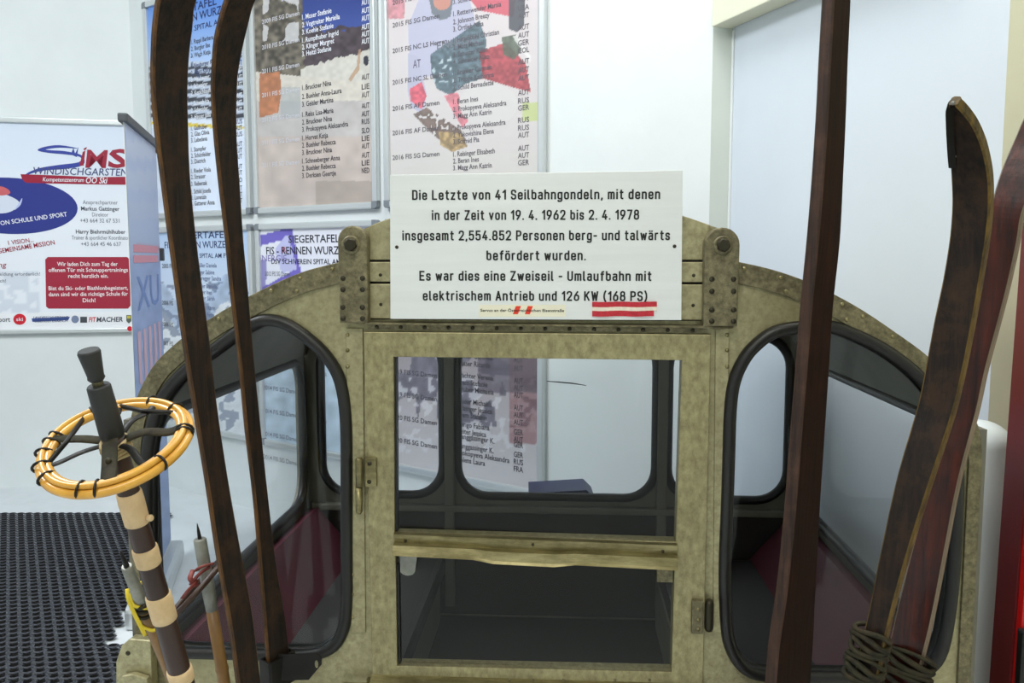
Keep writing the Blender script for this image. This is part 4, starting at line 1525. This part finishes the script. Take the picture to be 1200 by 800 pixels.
for z_ in (BF.hit(165, 287)[1], BF.hit(165, 299)[1]):
    mb.add([(bw * .1, -.0042, z_), (bw * .9, -.0042, z_), (bw * .9, -.0042, z_ - .03), (bw * .1, -.0042, z_ - .03)], [(0, 1, 2, 3)], 0, lin((212, 150, 166)))
for i in range(5):
    u_ = bw * (.12 + .17 * i)
    za = BF.hit(170, 384)[1]
    mb.add([(u_, -.0042, za), (u_ + bw * .09, -.0042, za), (u_ + bw * .09, -.0042, za - .22), (u_, -.0042, za - .2)], [(0, 1, 2, 3)], 0, lin((206, 176, 192)))
mb.build('banner_print', 'matte_ink', banner, fix=False)

# ------------------------------------------------------------------ rubber ring mat
nr_ = 8


def make_mat():
    px_, py_ = .046, .040
    y1 = at_z(70, 603, 0).y
    y0, x0_ = 1.9, -4.2
    V, Fc, Mi = [], [], []
    top_, low = .016, .004
    dirb = (pB - pA).normalized()
    j = 0
    y = y1 - py_ / 2
    while y > y0:
        xo = (j % 2) * px_ / 2
        x = x0_ + xo
        while True:
            q = Vector((x, y, 0)) - pA
            edge = q.x * dirb.y - q.y * dirb.x
            if (y >= 3.12 and edge > -.10) or (y < 3.12 and x > -1.0):
                break
            b = len(V)
            for lev, sc in ((0, 1.0), (1, .64), (2, .54)):
                for k_ in range(8):
                    a = 2 * math.pi * (k_ + .5) / 8
                    if lev == 0:
                        ca, sa = math.cos(a), math.sin(a)
                        mxx = max(abs(ca), abs(sa))
                        V.append((x + px_ / 2 * ca / mxx, y + py_ / 2 * sa / mxx, top_ - .003))
                    else:
                        V.append((x + px_ / 2 * sc * math.cos(a) * 1.08, y + py_ / 2 * sc * math.sin(a) * 1.08, top_ if lev == 1 else low))
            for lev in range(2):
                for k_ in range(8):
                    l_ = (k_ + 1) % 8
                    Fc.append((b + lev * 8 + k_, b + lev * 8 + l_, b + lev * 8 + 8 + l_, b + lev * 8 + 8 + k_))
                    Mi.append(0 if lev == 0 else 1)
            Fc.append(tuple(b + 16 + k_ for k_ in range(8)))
            Mi.append(1)
            x += px_
        y -= py_
        j += 1
    me = bpy.data.meshes.new('rubber_mat')
    me.from_pydata(V, [], Fc)
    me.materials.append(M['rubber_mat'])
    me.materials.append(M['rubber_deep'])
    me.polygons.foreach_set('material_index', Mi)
    me.update()
    o = bpy.data.objects.new('rubber_mat', me)
    COL.objects.link(o)
    o['label'] = 'black rubber ring mat with many small holes on the pale floor'
    o['category'] = 'mat'


make_mat()


# ------------------------------------------------------------------ skis
def ski(name, label, rows, anchors, a, th, mats, group, split=None):
    """rows (y, left px, right px); anchors two ((x, y), room depth) on the straight part; a = turn of the broad face"""
    (q0, Y0), (q1, Y1) = anchors
    A, B = at_y(*q0, Y0), at_y(*q1, Y1)
    T = (A - B).normalized()
    w0 = Vector((math.cos(a), math.sin(a), 0))
    w = (w0 - T * w0.dot(T)).normalized()
    n = w.cross(T).normalized()
    if n.y > 0:
        n = -n
    ys = [r[0] for r in rows]
    dense = []
    yy = ys[0]
    R = np.array(rows, float)
    sm = smooth_path([tuple(r) for r in rows], False, 5)
    pts, wid = [], []
    for (y, xl, xr) in sm:
        xc = (xl + xr) / 2
        d = ray(xc, y)
        tt = (A - CAM).dot(w) / d.dot(w)
        p = CAM + d * tt
        dep = p.y
        vd = Vector((d.x, d.y, 0)).normalized()
        perp = Vector((vd.y, -vd.x, 0))
        tot = (xr - xl) / F * dep
        W = max(.012, (tot - th * abs(n.dot(perp))) / max(.15, abs(w.dot(perp))))
        pts.append(p)
        wid.append(W)
    # down to the floor along the straight part
    P_end = pts[-1]
    dirn = (B - A).normalized()
    steps = 6
    tlen = (P_end.z - .006) / -dirn.z
    for i in range(1, steps + 1):
        pts.append(P_end + dirn * (tlen * i / steps))
        wid.append(wid[-1])
    base = Vector((pts[-1].x, pts[-1].y, 0))
    o = thing(name, label, 'ski', base, 0, group)
    mb = MB()
    N = len(pts)
    V = []
    for i in range(N):
        tg = (pts[max(i - 1, 0)] - pts[min(i + 1, N - 1)]).normalized()
        nn = (n - tg * n.dot(tg)).normalized()
        W, b = wid[i] / 2, .0025
        h = th / 2
        for (x, y) in ((-W + b, h), (W - b, h), (W, h - b), (W, -h + b), (W - b, -h), (-W + b, -h), (-W, -h + b), (-W, h - b)):
            V.append(pts[i] + w * x + nn * y)
    Fc, Mi = [], []
    for i in range(N - 1):
        for k_ in range(8):
            l_ = (k_ + 1) % 8
            Fc.append((i * 8 + k_, i * 8 + l_, i * 8 + 8 + l_, i * 8 + 8 + k_))
            Mi.append(1 if k_ in (1, 2, 3, 5, 6, 7) else 0)
    b0 = len(mb.v)
    mb.add(V, Fc)
    mb.m[-len(Fc):] = Mi
    mb.add(V[:8], [tuple(range(8))], 1)
    mb.add(V[-8:], [tuple(range(8))], 1)
    mb.build('blade', mats, o, base)
    return o, base, pts, wid, w, n


AL = math.radians(52)
rowsA = [(-70, 212, 258), (-35, 196, 242), (0, 184.5, 228), (30, 180, 224.5), (60, 178, 221), (100, 177.5, 219), (150, 181, 220), (200, 187, 222), (260, 194.5, 227.5), (330, 204, 236), (400, 213.5, 245.5), (480, 226, 255), (560, 239, 267), (640, 251, 281), (720, 265, 296), (800, 276, 306)]
skiA = ski('wooden_ski', 'outermost of the old dark skis with upturned tips, leaning over the cane basket', rowsA, (((201, 150), 1.36), ((291, 800), 1.40)), AL, .0125, ['ski_dark', 'ski_edge'], 'old wooden skis with upturned tips')
rowsB = [(-70, 300, 335), (-35, 280, 316), (0, 264, 298), (25, 256, 291), (50, 250.5, 285), (80, 248, 279.5), (110, 247, 277.5), (160, 250, 277.5), (220, 256, 281.5), (280, 263, 285.5), (340, 268.5, 291), (420, 278, 298), (500, 285.5, 306), (580, 295, 314.5), (660, 302, 324), (720, 307, 334), (760, 310, 339), (800, 313, 341)]
skiB = ski('wooden_ski', 'dark wooden ski with toe iron in front of the cabin window beside the forest poster', rowsB, (((264, 160), 1.47), ((327, 800), 1.56)), AL, .011, ['ski_dark', 'ski_edge'], 'old wooden skis with upturned tips')
AC = math.radians(45)
rowsC = [(-60, 967, 998), (0, 964, 996), (70, 960, 993), (130, 957, 991), (200, 952.5, 988), (280, 946, 984), (360, 938, 976), (440, 931.5, 971), (520, 925, 966), (600, 918.5, 961), (680, 910, 957), (720, 904, 955), (750, 900, 954), (800, 896, 951)]
skiC = ski('wooden_ski', 'single straight brown wooden ski standing upright across the bright laminate panel', rowsC, (((970, 200), 1.47), ((925, 780), 1.50)), AC, .022, ['ski_brown2', 'ski_brown'], None)
AD = math.radians(-50)
rowsD = [(118, 1114, 1124), (124, 1111, 1131), (140, 1112, 1143), (160, 1113.5, 1152), (180, 1115, 1157.5), (205, 1117, 1161.5), (240, 1118, 1162), (280, 1115, 1158), (330, 1107, 1150), (380, 1096.5, 1141), (430, 1087, 1131), (480, 1076.5, 1119), (560, 1053, 1093), (640, 1034.5, 1068.5), (720, 1018, 1047), (800, 999, 1030)]
skiD = ski('wooden_ski', 'weathered dark ski with metal tip plate, leaning before the glossy red-brown one', rowsD, (((1129, 330), 1.24), ((1015, 800), 1.29)), AD, .015, ['ski_dark', 'ski_olive'], 'pair of skis leaning by the red cabinet')
rowsE = [(110, 1216, 1262), (140, 1203, 1250), (170, 1190, 1238), (195, 1179, 1225), (220, 1170, 1211), (250, 1162, 1199), (280, 1156, 1194), (330, 1149, 1183.5), (380, 1140, 1171), (430, 1130, 1158), (480, 1118, 1147), (560, 1095, 1126), (640, 1072, 1110), (720, 1052, 1094), (800, 1034, 1074)]
skiE = ski('wooden_ski', 'glossy red-brown varnished ski with grey edge, behind the weathered dark one', rowsE, (((1166, 330), 1.32), ((1054, 800), 1.37)), AD, .013, ['ski_red', 'ski_grey'], 'pair of skis leaning by the red cabinet')


def near_row(sk, y):
    """index of the ski section nearest a photo row"""
    best = None
    for i, p in enumerate(sk[2]):
        q = p - CAM
        dep = q.y * math.cos(PITCH) - q.z * math.sin(PITCH)
        yy = 400 - F * (q.y * math.sin(PITCH) + q.z * math.cos(PITCH)) / dep
        if best is None or abs(yy - y) < best[0]:
            best = (abs(yy - y), i)
    return best[1]


def band(sk, y, name, m, half=.02, lift=.011, th=.004):
    """strap or plate wrapped round the ski at a photo row"""
    o, base, pts, wid, w, n = sk
    i = near_row(sk, y)
    p, W = pts[i], wid[i] / 2 + .003
    tg = (pts[max(i - 1, 0)] - pts[min(i + 1, len(pts) - 1)]).normalized()
    nn = (n - tg * n.dot(tg)).normalized()
    mb = MB()
    V = []
    prof = [(-W, -lift), (-W, lift * .8), (-W * .8, lift), (W * .8, lift), (W, lift * .8), (W, -lift)]
    for e in (0, th):
        for t_ in (-half, half):
            for (x, y_) in prof:
                V.append(p + w * (x + math.copysign(e, x)) + nn * (y_ + (e if y_ > 0 else -e)) + tg * t_)
    Fc = []
    for k_ in range(6):
        l_ = (k_ + 1) % 6
        Fc += [(k_, l_, 6 + l_, 6 + k_), (12 + k_, 12 + l_, 18 + l_, 18 + k_), (k_, l_, 12 + l_, 12 + k_), (6 + k_, 6 + l_, 18 + l_, 18 + k_)]
    mb.add(V, Fc)
    return mb, o, base, p, tg, nn, w


# toe iron with an ear and a hole, at the foot of the second ski
mb, o, base, p, tg, nn, w = band(skiB, 785, 'toe_iron', 'iron', .03)
e = at_y(361, 778, p.y - .01)
GY_ = e.y
lp = [(at_y(x, y, GY_).x, at_y(x, y, GY_).z) for x, y in ((322, 797), (326, 766), (345, 766), (370, 764), (377, 770), (377, 778), (362, 796))]
hole = [(at_y(371 + 2.2 * math.cos(a), 778 + 5 * math.sin(a), GY_).x, at_y(371, 778 + 5 * math.sin(a), GY_).z) for a in np.linspace(0, 6.28, 14, endpoint=False)]
plate(mb, [lp, hole], GY_ - .002, GY_ + .002, bev=.0006)
mb.build('toe_iron', 'iron', o, base)
# carved foot of the centre ski
# metal tip plate of the weathered ski
o, base, pts, wid, w, n = skiD
mb = MB()
i0, i1 = near_row(skiD, 120), near_row(skiD, 193)
V = []
idx = list(range(i0, i1 + 1))
for i in idx:
    tg = (pts[max(i - 1, 0)] - pts[min(i + 1, len(pts) - 1)]).normalized()
    nn = (n - tg * n.dot(tg)).normalized()
    W = wid[i] / 2
    for x, y in ((-W - .001, -.009), (-W - .003, .0), (-W - .001, .0095), (-W + .010, .0095)):
        V.append(pts[i] + w * x + nn * y)
m_ = len(idx)
mb.add(V, [(i * 4 + k_, i * 4 + k_ + 1, i * 4 + k_ + 5, i * 4 + k_ + 4) for i in range(m_ - 1) for k_ in range(3)], smooth=False)
for f in (.12, .92):
    i = idx[int(f * (m_ - 1))]
    mb.dome(pts[i] + w * (-wid[i] / 2 + .008) + n * .0095, n, .003, 1)
mb.build('tip_plate', ['iron', 'zinc'], o, base)
# frayed leather bindings at the feet of the pair
for sk, y, xs in ((skiD, 775, (985, 1012)), (skiE, 780, (1070, 1108))):
    o, base, pts, wid, w, n = sk
    i = near_row(sk, y)
    p = pts[i]
    mb = MB()
    W = wid[i] / 2
    rnd = random.Random(int(y))
    for k_ in range(8):
        zz = (k_ - 4) * .011 + .004 * rnd.random()
        tg = (pts[i - 1] - pts[i + 1]).normalized()
        c = p + tg * zz
        side = -1 if sk is skiD else 1
        loop = []
        for a in np.linspace(0, 2 * math.pi, 20, endpoint=False):
            ex = W + .004 + (.012 if math.cos(a) * side > 0 else 0) * (1 + .4 * rnd.random())
            loop.append(c + w * (math.cos(a) * ex) + n * (math.sin(a) * .014) + tg * (.0045 * math.sin(2 * a + k_ * 1.7)))
        mb.tube(loop, .0032 + .002 * rnd.random(), closed=True, seg=6)
    mb.build('leather_binding', 'leather', o, base)


# ------------------------------------------------------------------ ski poles
def pole_frame(top_px, top_y, bot_px, bot_y):
    A = at_y(*top_px, top_y)
    B = at_y(*bot_px, bot_y)
    ax = (A - B).normalized()
    tlen = (A.z) / ax.z
    C = A - ax * tlen                      # where it meets the floor
    return A, C, ax


def along(A, ax, y):
    """distance below A along the pole at which it crosses photo row y"""
    lo_, hi_ = -.3, 2.0
    for _ in range(50):
        m_ = (lo_ + hi_) / 2
        q = A - ax * m_ - CAM
        dep = q.y * math.cos(PITCH) - q.z * math.sin(PITCH)
        yy = 400 - F * (q.y * math.sin(PITCH) + q.z * math.cos(PITCH)) / dep
        if yy < y:
            lo_ = m_
        else:
            hi_ = m_
    return lo_


A, C, ax = pole_frame((103.5, 410), .95, (213, 795), 1.07)
po = thing('ski_pole', 'old upturned ski pole with a large yellow cane basket and black rubber stopper', 'ski pole', C, 0)
D = lambda y: along(A, ax, y)
mm = 1.03 / F
mb = MB()
mb.lathe(A, -ax, [(0, .011), (.003, .0122), (D(440), .0088), (D(443), .0094), (D(446), .007), (D(447), .004)], 0, 20)
mb.build('stopper', 'grip', po, C)
mb = MB()
mb.lathe(A - ax * D(438), -ax, [(0, .006), (D(456) - D(438), .006)], 0, 16)
mb.build('neck', 'alu_dark', po, C)
mb = MB()
mb.lathe(A - ax * D(451), -ax, [(0, .0115), (.002, .0128), (D(508) - D(451), .0138), (D(511) - D(451), .0125)], 0, 20)
mb.build('sleeve', 'grip', po, C)
mb = MB()
Lp = (A - C).length
mb.lathe(A - ax * D(505), -ax, [(0, .0120), (D(590) - D(505), .0128), (D(795) - D(505), .0140), (Lp - D(505) - .02, .0145), (Lp - D(505), .010)], 0, 18)
mb.build('shaft', 'pole', po, C)
for ya, yb in ((576, 613), (641, 661), (696, 726), (783, 797)):
    mb = MB()
    l0, l1 = D(ya), D(yb)
    r = .0144 + .0012 * (ya - 576) / 200
    mb.lathe(A - ax * l0, -ax, [(0, r - .0012), (.001, r), (.3 * (l1 - l0), r + .0004), (.7 * (l1 - l0), r), (l1 - l0 - .001, r), (l1 - l0, r - .0012)], 0, 20)
    mb.build('tape_wrap', 'tape', po, C)
mb = MB()
mb.lathe(A - ax * D(606) + Vector((.0140, -.003, 0)), Vector((1, -.3, .1)), [(0, .003), (.006, .0042), (.008, .003)], 0, 10)
mb.build('peg', 'tape', po, C)
# basket ring
cR = A - ax * D(520)
pole_ax = ax
ax = (ax + Vector((.02, -.22, 0))).normalized()
e1 = Vector((1, 0, 0))
e1 = (e1 - ax * e1.dot(ax)).normalized()
e2 = ax.cross(e1).normalized()
if e2.y < 0:
    e2 = -e2
RR = .0815
bk = MB()


def ringp(a, r, h=0.0):
    return cR + e1 * (math.cos(a) * r) + e2 * (math.sin(a) * r) + ax * h


for r, h, rad in ((RR, -.002, .0054), (RR - .0095, .002, .0050), (RR - .004, .006, .0036)):
    bk.tube([ringp(a, r + .0012 * math.sin(3 * a), h) for a in np.linspace(0, 2 * math.pi, 64, endpoint=False)], rad, closed=True, seg=10)
bas = bk.build('basket_ring', 'cane', po, C)
# lashings round the ring
for i, a in enumerate((.15, .22, .85, 1.35, 2.25, 2.9, 3.05, 3.3, 3.62, 3.95, 4.62, 4.85, 5.75)):
    mb = MB()
    rm = RR - .004
    loop = []
    for b_ in np.linspace(0, 2 * math.pi, 14, endpoint=False):
        loop.append(ringp(a + .02 * math.sin(b_), rm + .0098 * math.cos(b_), .001 + .0080 * math.sin(b_)))
    mb.tube(loop, .0017, closed=True, seg=6)
    mb.build('lashing', 'iron', bas, C)
# spokes: leather straps and wires from the hub to the ring
for a, wd_, mt in ((.25, .0075, 'leather'), (3.0, .007, 'leather'), (1.25, .005, 'iron'), (1.9, .004, 'iron'), (3.75, .0042, 'iron'), (5.6, .0045, 'iron')):
    mb = MB()
    path = [ringp(a, .012, .004), ringp(a + .05, .035, .007), ringp(a - .03, .060, .003), ringp(a, RR - .004, .006)]
    mb.tube(smooth_path(path, False, 5), wd_, seg=8, flat=.35, up=ax)
    mb.build('spoke', mt, bas, C)
for a0, a1 in ((3.75, 2.4), (1.9, .7)):
    mb = MB()
    mb.tube([ringp(a0, RR - .006, .004), ringp((a0 + a1) / 2, .055, .006), ringp(a1, RR - .006, .004)], .003, seg=6)
    mb.build('spoke', 'iron', bas, C)
# hub cord and the riveted leather tab at the front
mb = MB()
for k_ in range(4):
    h = .004 - k_ * .005
    mb.tube([cR + ax * h + (e1 * math.cos(a) + e2 * math.sin(a)) * (.0148 + .0012 * math.sin(5 * a + k_)) for a in np.linspace(0, 2 * math.pi, 24, endpoint=False)], .0026, closed=True, seg=6)
mb.build('hub_cord', 'cord', bas, C)
mb = MB()
tabp = []
Yt = cR.y - .018
for (x, y) in ((121, 517), (121, 532), (120.5, 548), (119, 567)):
    q = at_y(x + 7.5, y, cR.y - .0185 - (y - 517) / 50 * .052)
    tabp.append(q)
mb.tube(smooth_path(tabp, False, 4), .0098, seg=8, flat=.25, up=(0, -1, .2))
mb.dome(at_y(127, 540, cR.y - .047), (0, -1, .1), .004, 1)
mb.build('leather_tab', ['leather', 'rivet'], bas, C)

# second pole: zinc ferrule with spike, red straps
A, C, ax = pole_frame((231, 613), 1.50, (263, 800), 1.52)
p2 = thing('ski_pole', 'upturned bamboo ski pole with grey spiked ferrule and red leather basket straps', 'ski pole', C, 0)
D = lambda y: along(A, ax, y)
mb = MB()
mb.lathe(A, -ax, [(0, .0006), (D(622), .0028), (D(633), .0038)], 0, 10)
mb.build('spike', 'iron', p2, C)
mb = MB()
mb.lathe(A - ax * D(631), -ax, [(0, .0100), (.002, .0112), (D(695) - D(631), .0115), (D(715) - D(631), .0105)], 0, 16)
mb.build('ferrule', 'zinc', p2, C)
mb = MB()
Lp = (A - C).length
l0 = D(712)
prof = [(0, .0105)]
for k_ in range(1, 7):
    h = (Lp - l0) * k_ / 7
    prof += [(h - .006, .0108), (h, .0122), (h + .006, .0108)]
prof += [(Lp - l0, .0105)]
mb.lathe(A - ax * l0, -ax, prof, 0, 16)
mb.build('shaft', 'bamboo', p2, C)
cR = A - ax * D(690)
pa, pb = at_y(205, 714, 1.50), at_y(256, 664, 1.46)
m1 = (pb - pa).normalized()
m2 = Vector((0, 1, 0)) - m1 * m1.y
m2 = (m2.normalized() + Vector((0, 0, .12))).normalized()
cc = (pa + pb) / 2
mb = MB()
rr = (pb - pa).length / 2
ring2 = [cc + m1 * (math.cos(a) * rr) + m2 * (math.sin(a) * rr) for a in np.linspace(0, 2 * math.pi, 40, endpoint=False)]
mb.tube(ring2, .0052, closed=True, seg=8)
rg = mb.build('basket_ring', 'pole', p2, C)
rnd = random.Random(4)
for (x0, y0, x1, y1, x2, y2) in ((214, 700, 222, 690, 232, 680), (224, 684, 234, 672, 246, 664), (230, 668, 236, 664, 250, 660), (226, 668, 223, 678, 230, 686), (234, 690, 242, 680, 252, 672)):
    mb = MB()
    Yb = cR.y - .02
    mb.tube(smooth_path([at_y(x0, y0, Yb), at_y(x1, y1, Yb - .012), at_y(x2, y2, Yb)], False, 6), .0048, seg=8, flat=.5)
    mb.build('leather_strap', 'leather_red', rg, C)

# third pole: spike, zinc ferrule and yellow string
A, C, ax = pole_frame((141, 645), 1.22, (204, 800), 1.37)
p3 = thing('ski_pole', 'short upturned ski pole wound with yellow string, behind the cane-basket pole', 'ski pole', C, 0)
D = lambda y: along(A, ax, y)
mb = MB()
mb.lathe(A, -ax, [(0, .001), (D(655), .0035), (D(666), .0045)], 0, 10)
mb.build('spike', 'iron', p3, C)
mb = MB()
mb.lathe(A - ax * D(663), -ax, [(0, .0070), (.002, .0082), (D(705) - D(663), .0098), (D(712) - D(663), .0095)], 0, 16)
mb.build('ferrule', 'zinc', p3, C)
mb = MB()
Lp = (A - C).length
l0 = D(708)
mb.lathe(A - ax * l0, -ax, [(0, .0096), (.05, .0092), ((Lp - l0) * .5, .0094), (Lp - l0, .009)], 0, 16)
mb.build('shaft', 'bamboo', p3, C)
mb = MB()
hx = []
for k_ in range(60):
    tt = k_ / 59
    l_ = D(688) + (D(745) - D(688)) * tt
    a = tt * 14
    X = ax.orthogonal().normalized()
    Y = ax.cross(X)
    r = .0115 + .0008 * math.sin(k_)
    hx.append(A - ax * l_ + (X * math.cos(a) + Y * math.sin(a)) * r)
mb.tube(hx, .0026, seg=6)
q = [at_y(149, 690, 1.215), at_y(150, 700, 1.21), at_y(156, 716, 1.215), at_y(164, 732, 1.22), at_y(170, 744, 1.225)]
mb.tube(smooth_path(q, False, 5), .0032, seg=6)
mb.build('string', 'string', p3, C)
mb = MB()
for k_ in range(3):
    l_ = D(705 + k_ * 6)
    mb.tube([A - ax * l_ + (ax.orthogonal().normalized() * math.cos(a) + ax.cross(ax.orthogonal().normalized()) * math.sin(a)) * .0118 for a in np.linspace(0, 6.28, 16, endpoint=False)], .003, closed=True, seg=6)
mb.build('leather_collar', 'leather', p3, C)

# ------------------------------------------------------------------ white round-topped canister beside the cabin
cY = 1.98
cx = at_y(1143, 600, cY).x
r = at_y(1178, 600, cY).x - cx
zt_ = at_y(1150, 492, cY).z
can = thing('canister', 'tall white round-topped canister standing between the cabin end and red cabinet', 'canister', (cx, cY, 0))
mb = MB()
prof = [(0, r * .96), (.01, r)] + [(zt_ - r * .8 * (1 - math.sin(a)), r * math.cos(a) if a < 1.5 else .002) for a in np.linspace(0, 1.57, 10)]
mb.lathe((0, 0, 0), (0, 0, 1), prof, 0, 40)
mb.build('shell', 'white_plastic', can)
mb = MB()
mb.lathe((0, 0, .0), (0, 0, 1), [(0, r * 1.01), (.05, r * 1.01), (.055, r)], 0, 40)
mb.build('foot_ring', 'cap', can)

# ------------------------------------------------------------------ red cabinet at the edge
RC = Frame(at_y(1194, 640, 1.72).x, 1.72, 0)
c_ = [RC.hit(x, y) for x, y in ((1217, 360), (1184, 800))]
slope = (c_[1][0] - c_[0][0]) / (c_[1][1] - c_[0][1])
sh = lambda z: c_[0][0] + (z - c_[0][1]) * slope
H_ = 1.6
cab = thing('cabinet', 'bright red cabinet with maroon side standing against the cream wall', 'cabinet', RC.o, RC.yaw)
out_ = [(sh(0), 0), (sh(0) + .6, 0), (sh(0) + .6, H_), (sh(H_), H_)]
mb = MB()
mb.prism(out_, .004, .075)
mb.build('body', 'maroon', cab)
inn = [(sh(.03) + .004, .03), (sh(0) + .59, .03), (sh(0) + .59, H_ - .01), (sh(H_ - .01) + .004, H_ - .01)]
mb = MB()
plate(mb, [inn], -.016, .004, bev=.003)
dr_ = mb.build('door', 'red', cab)
mb = MB()
h0 = RC.hit(1187, 731)
mb.box((h0[0], -.034, h0[1] - .22), (h0[0] + .022, -.014, h0[1]), 0, .005)
mb.build('handle', 'black', dr_)

# ------------------------------------------------------------------ blue box behind the cabin
bY = 3.02
q0, q1 = at_y(640, 574, bY), at_y(694, 583, bY)
bx = thing('storage_box', 'dark blue box just showing over the lower edge of the rear cabin window', 'box', ((q0.x + q1.x) / 2, bY, 0))
w_ = (q1.x - q0.x) / 2 + .01
ztop = q0.z
mb = MB()
mb.prism([(-w_ - .05, 0), (w_, 0), (w_, ztop - .03), (w_ - .03, ztop), (-w_ - .05, ztop - .012)], 0, .16)
mb.build('body', 'blue_plastic', bx)
mb = MB()
mb.box((-w_ - .056, -.004, ztop - .10), (w_ + .006, .164, ztop - .085), 0, .003)
mb.build('rim', 'blue_plastic', bx)
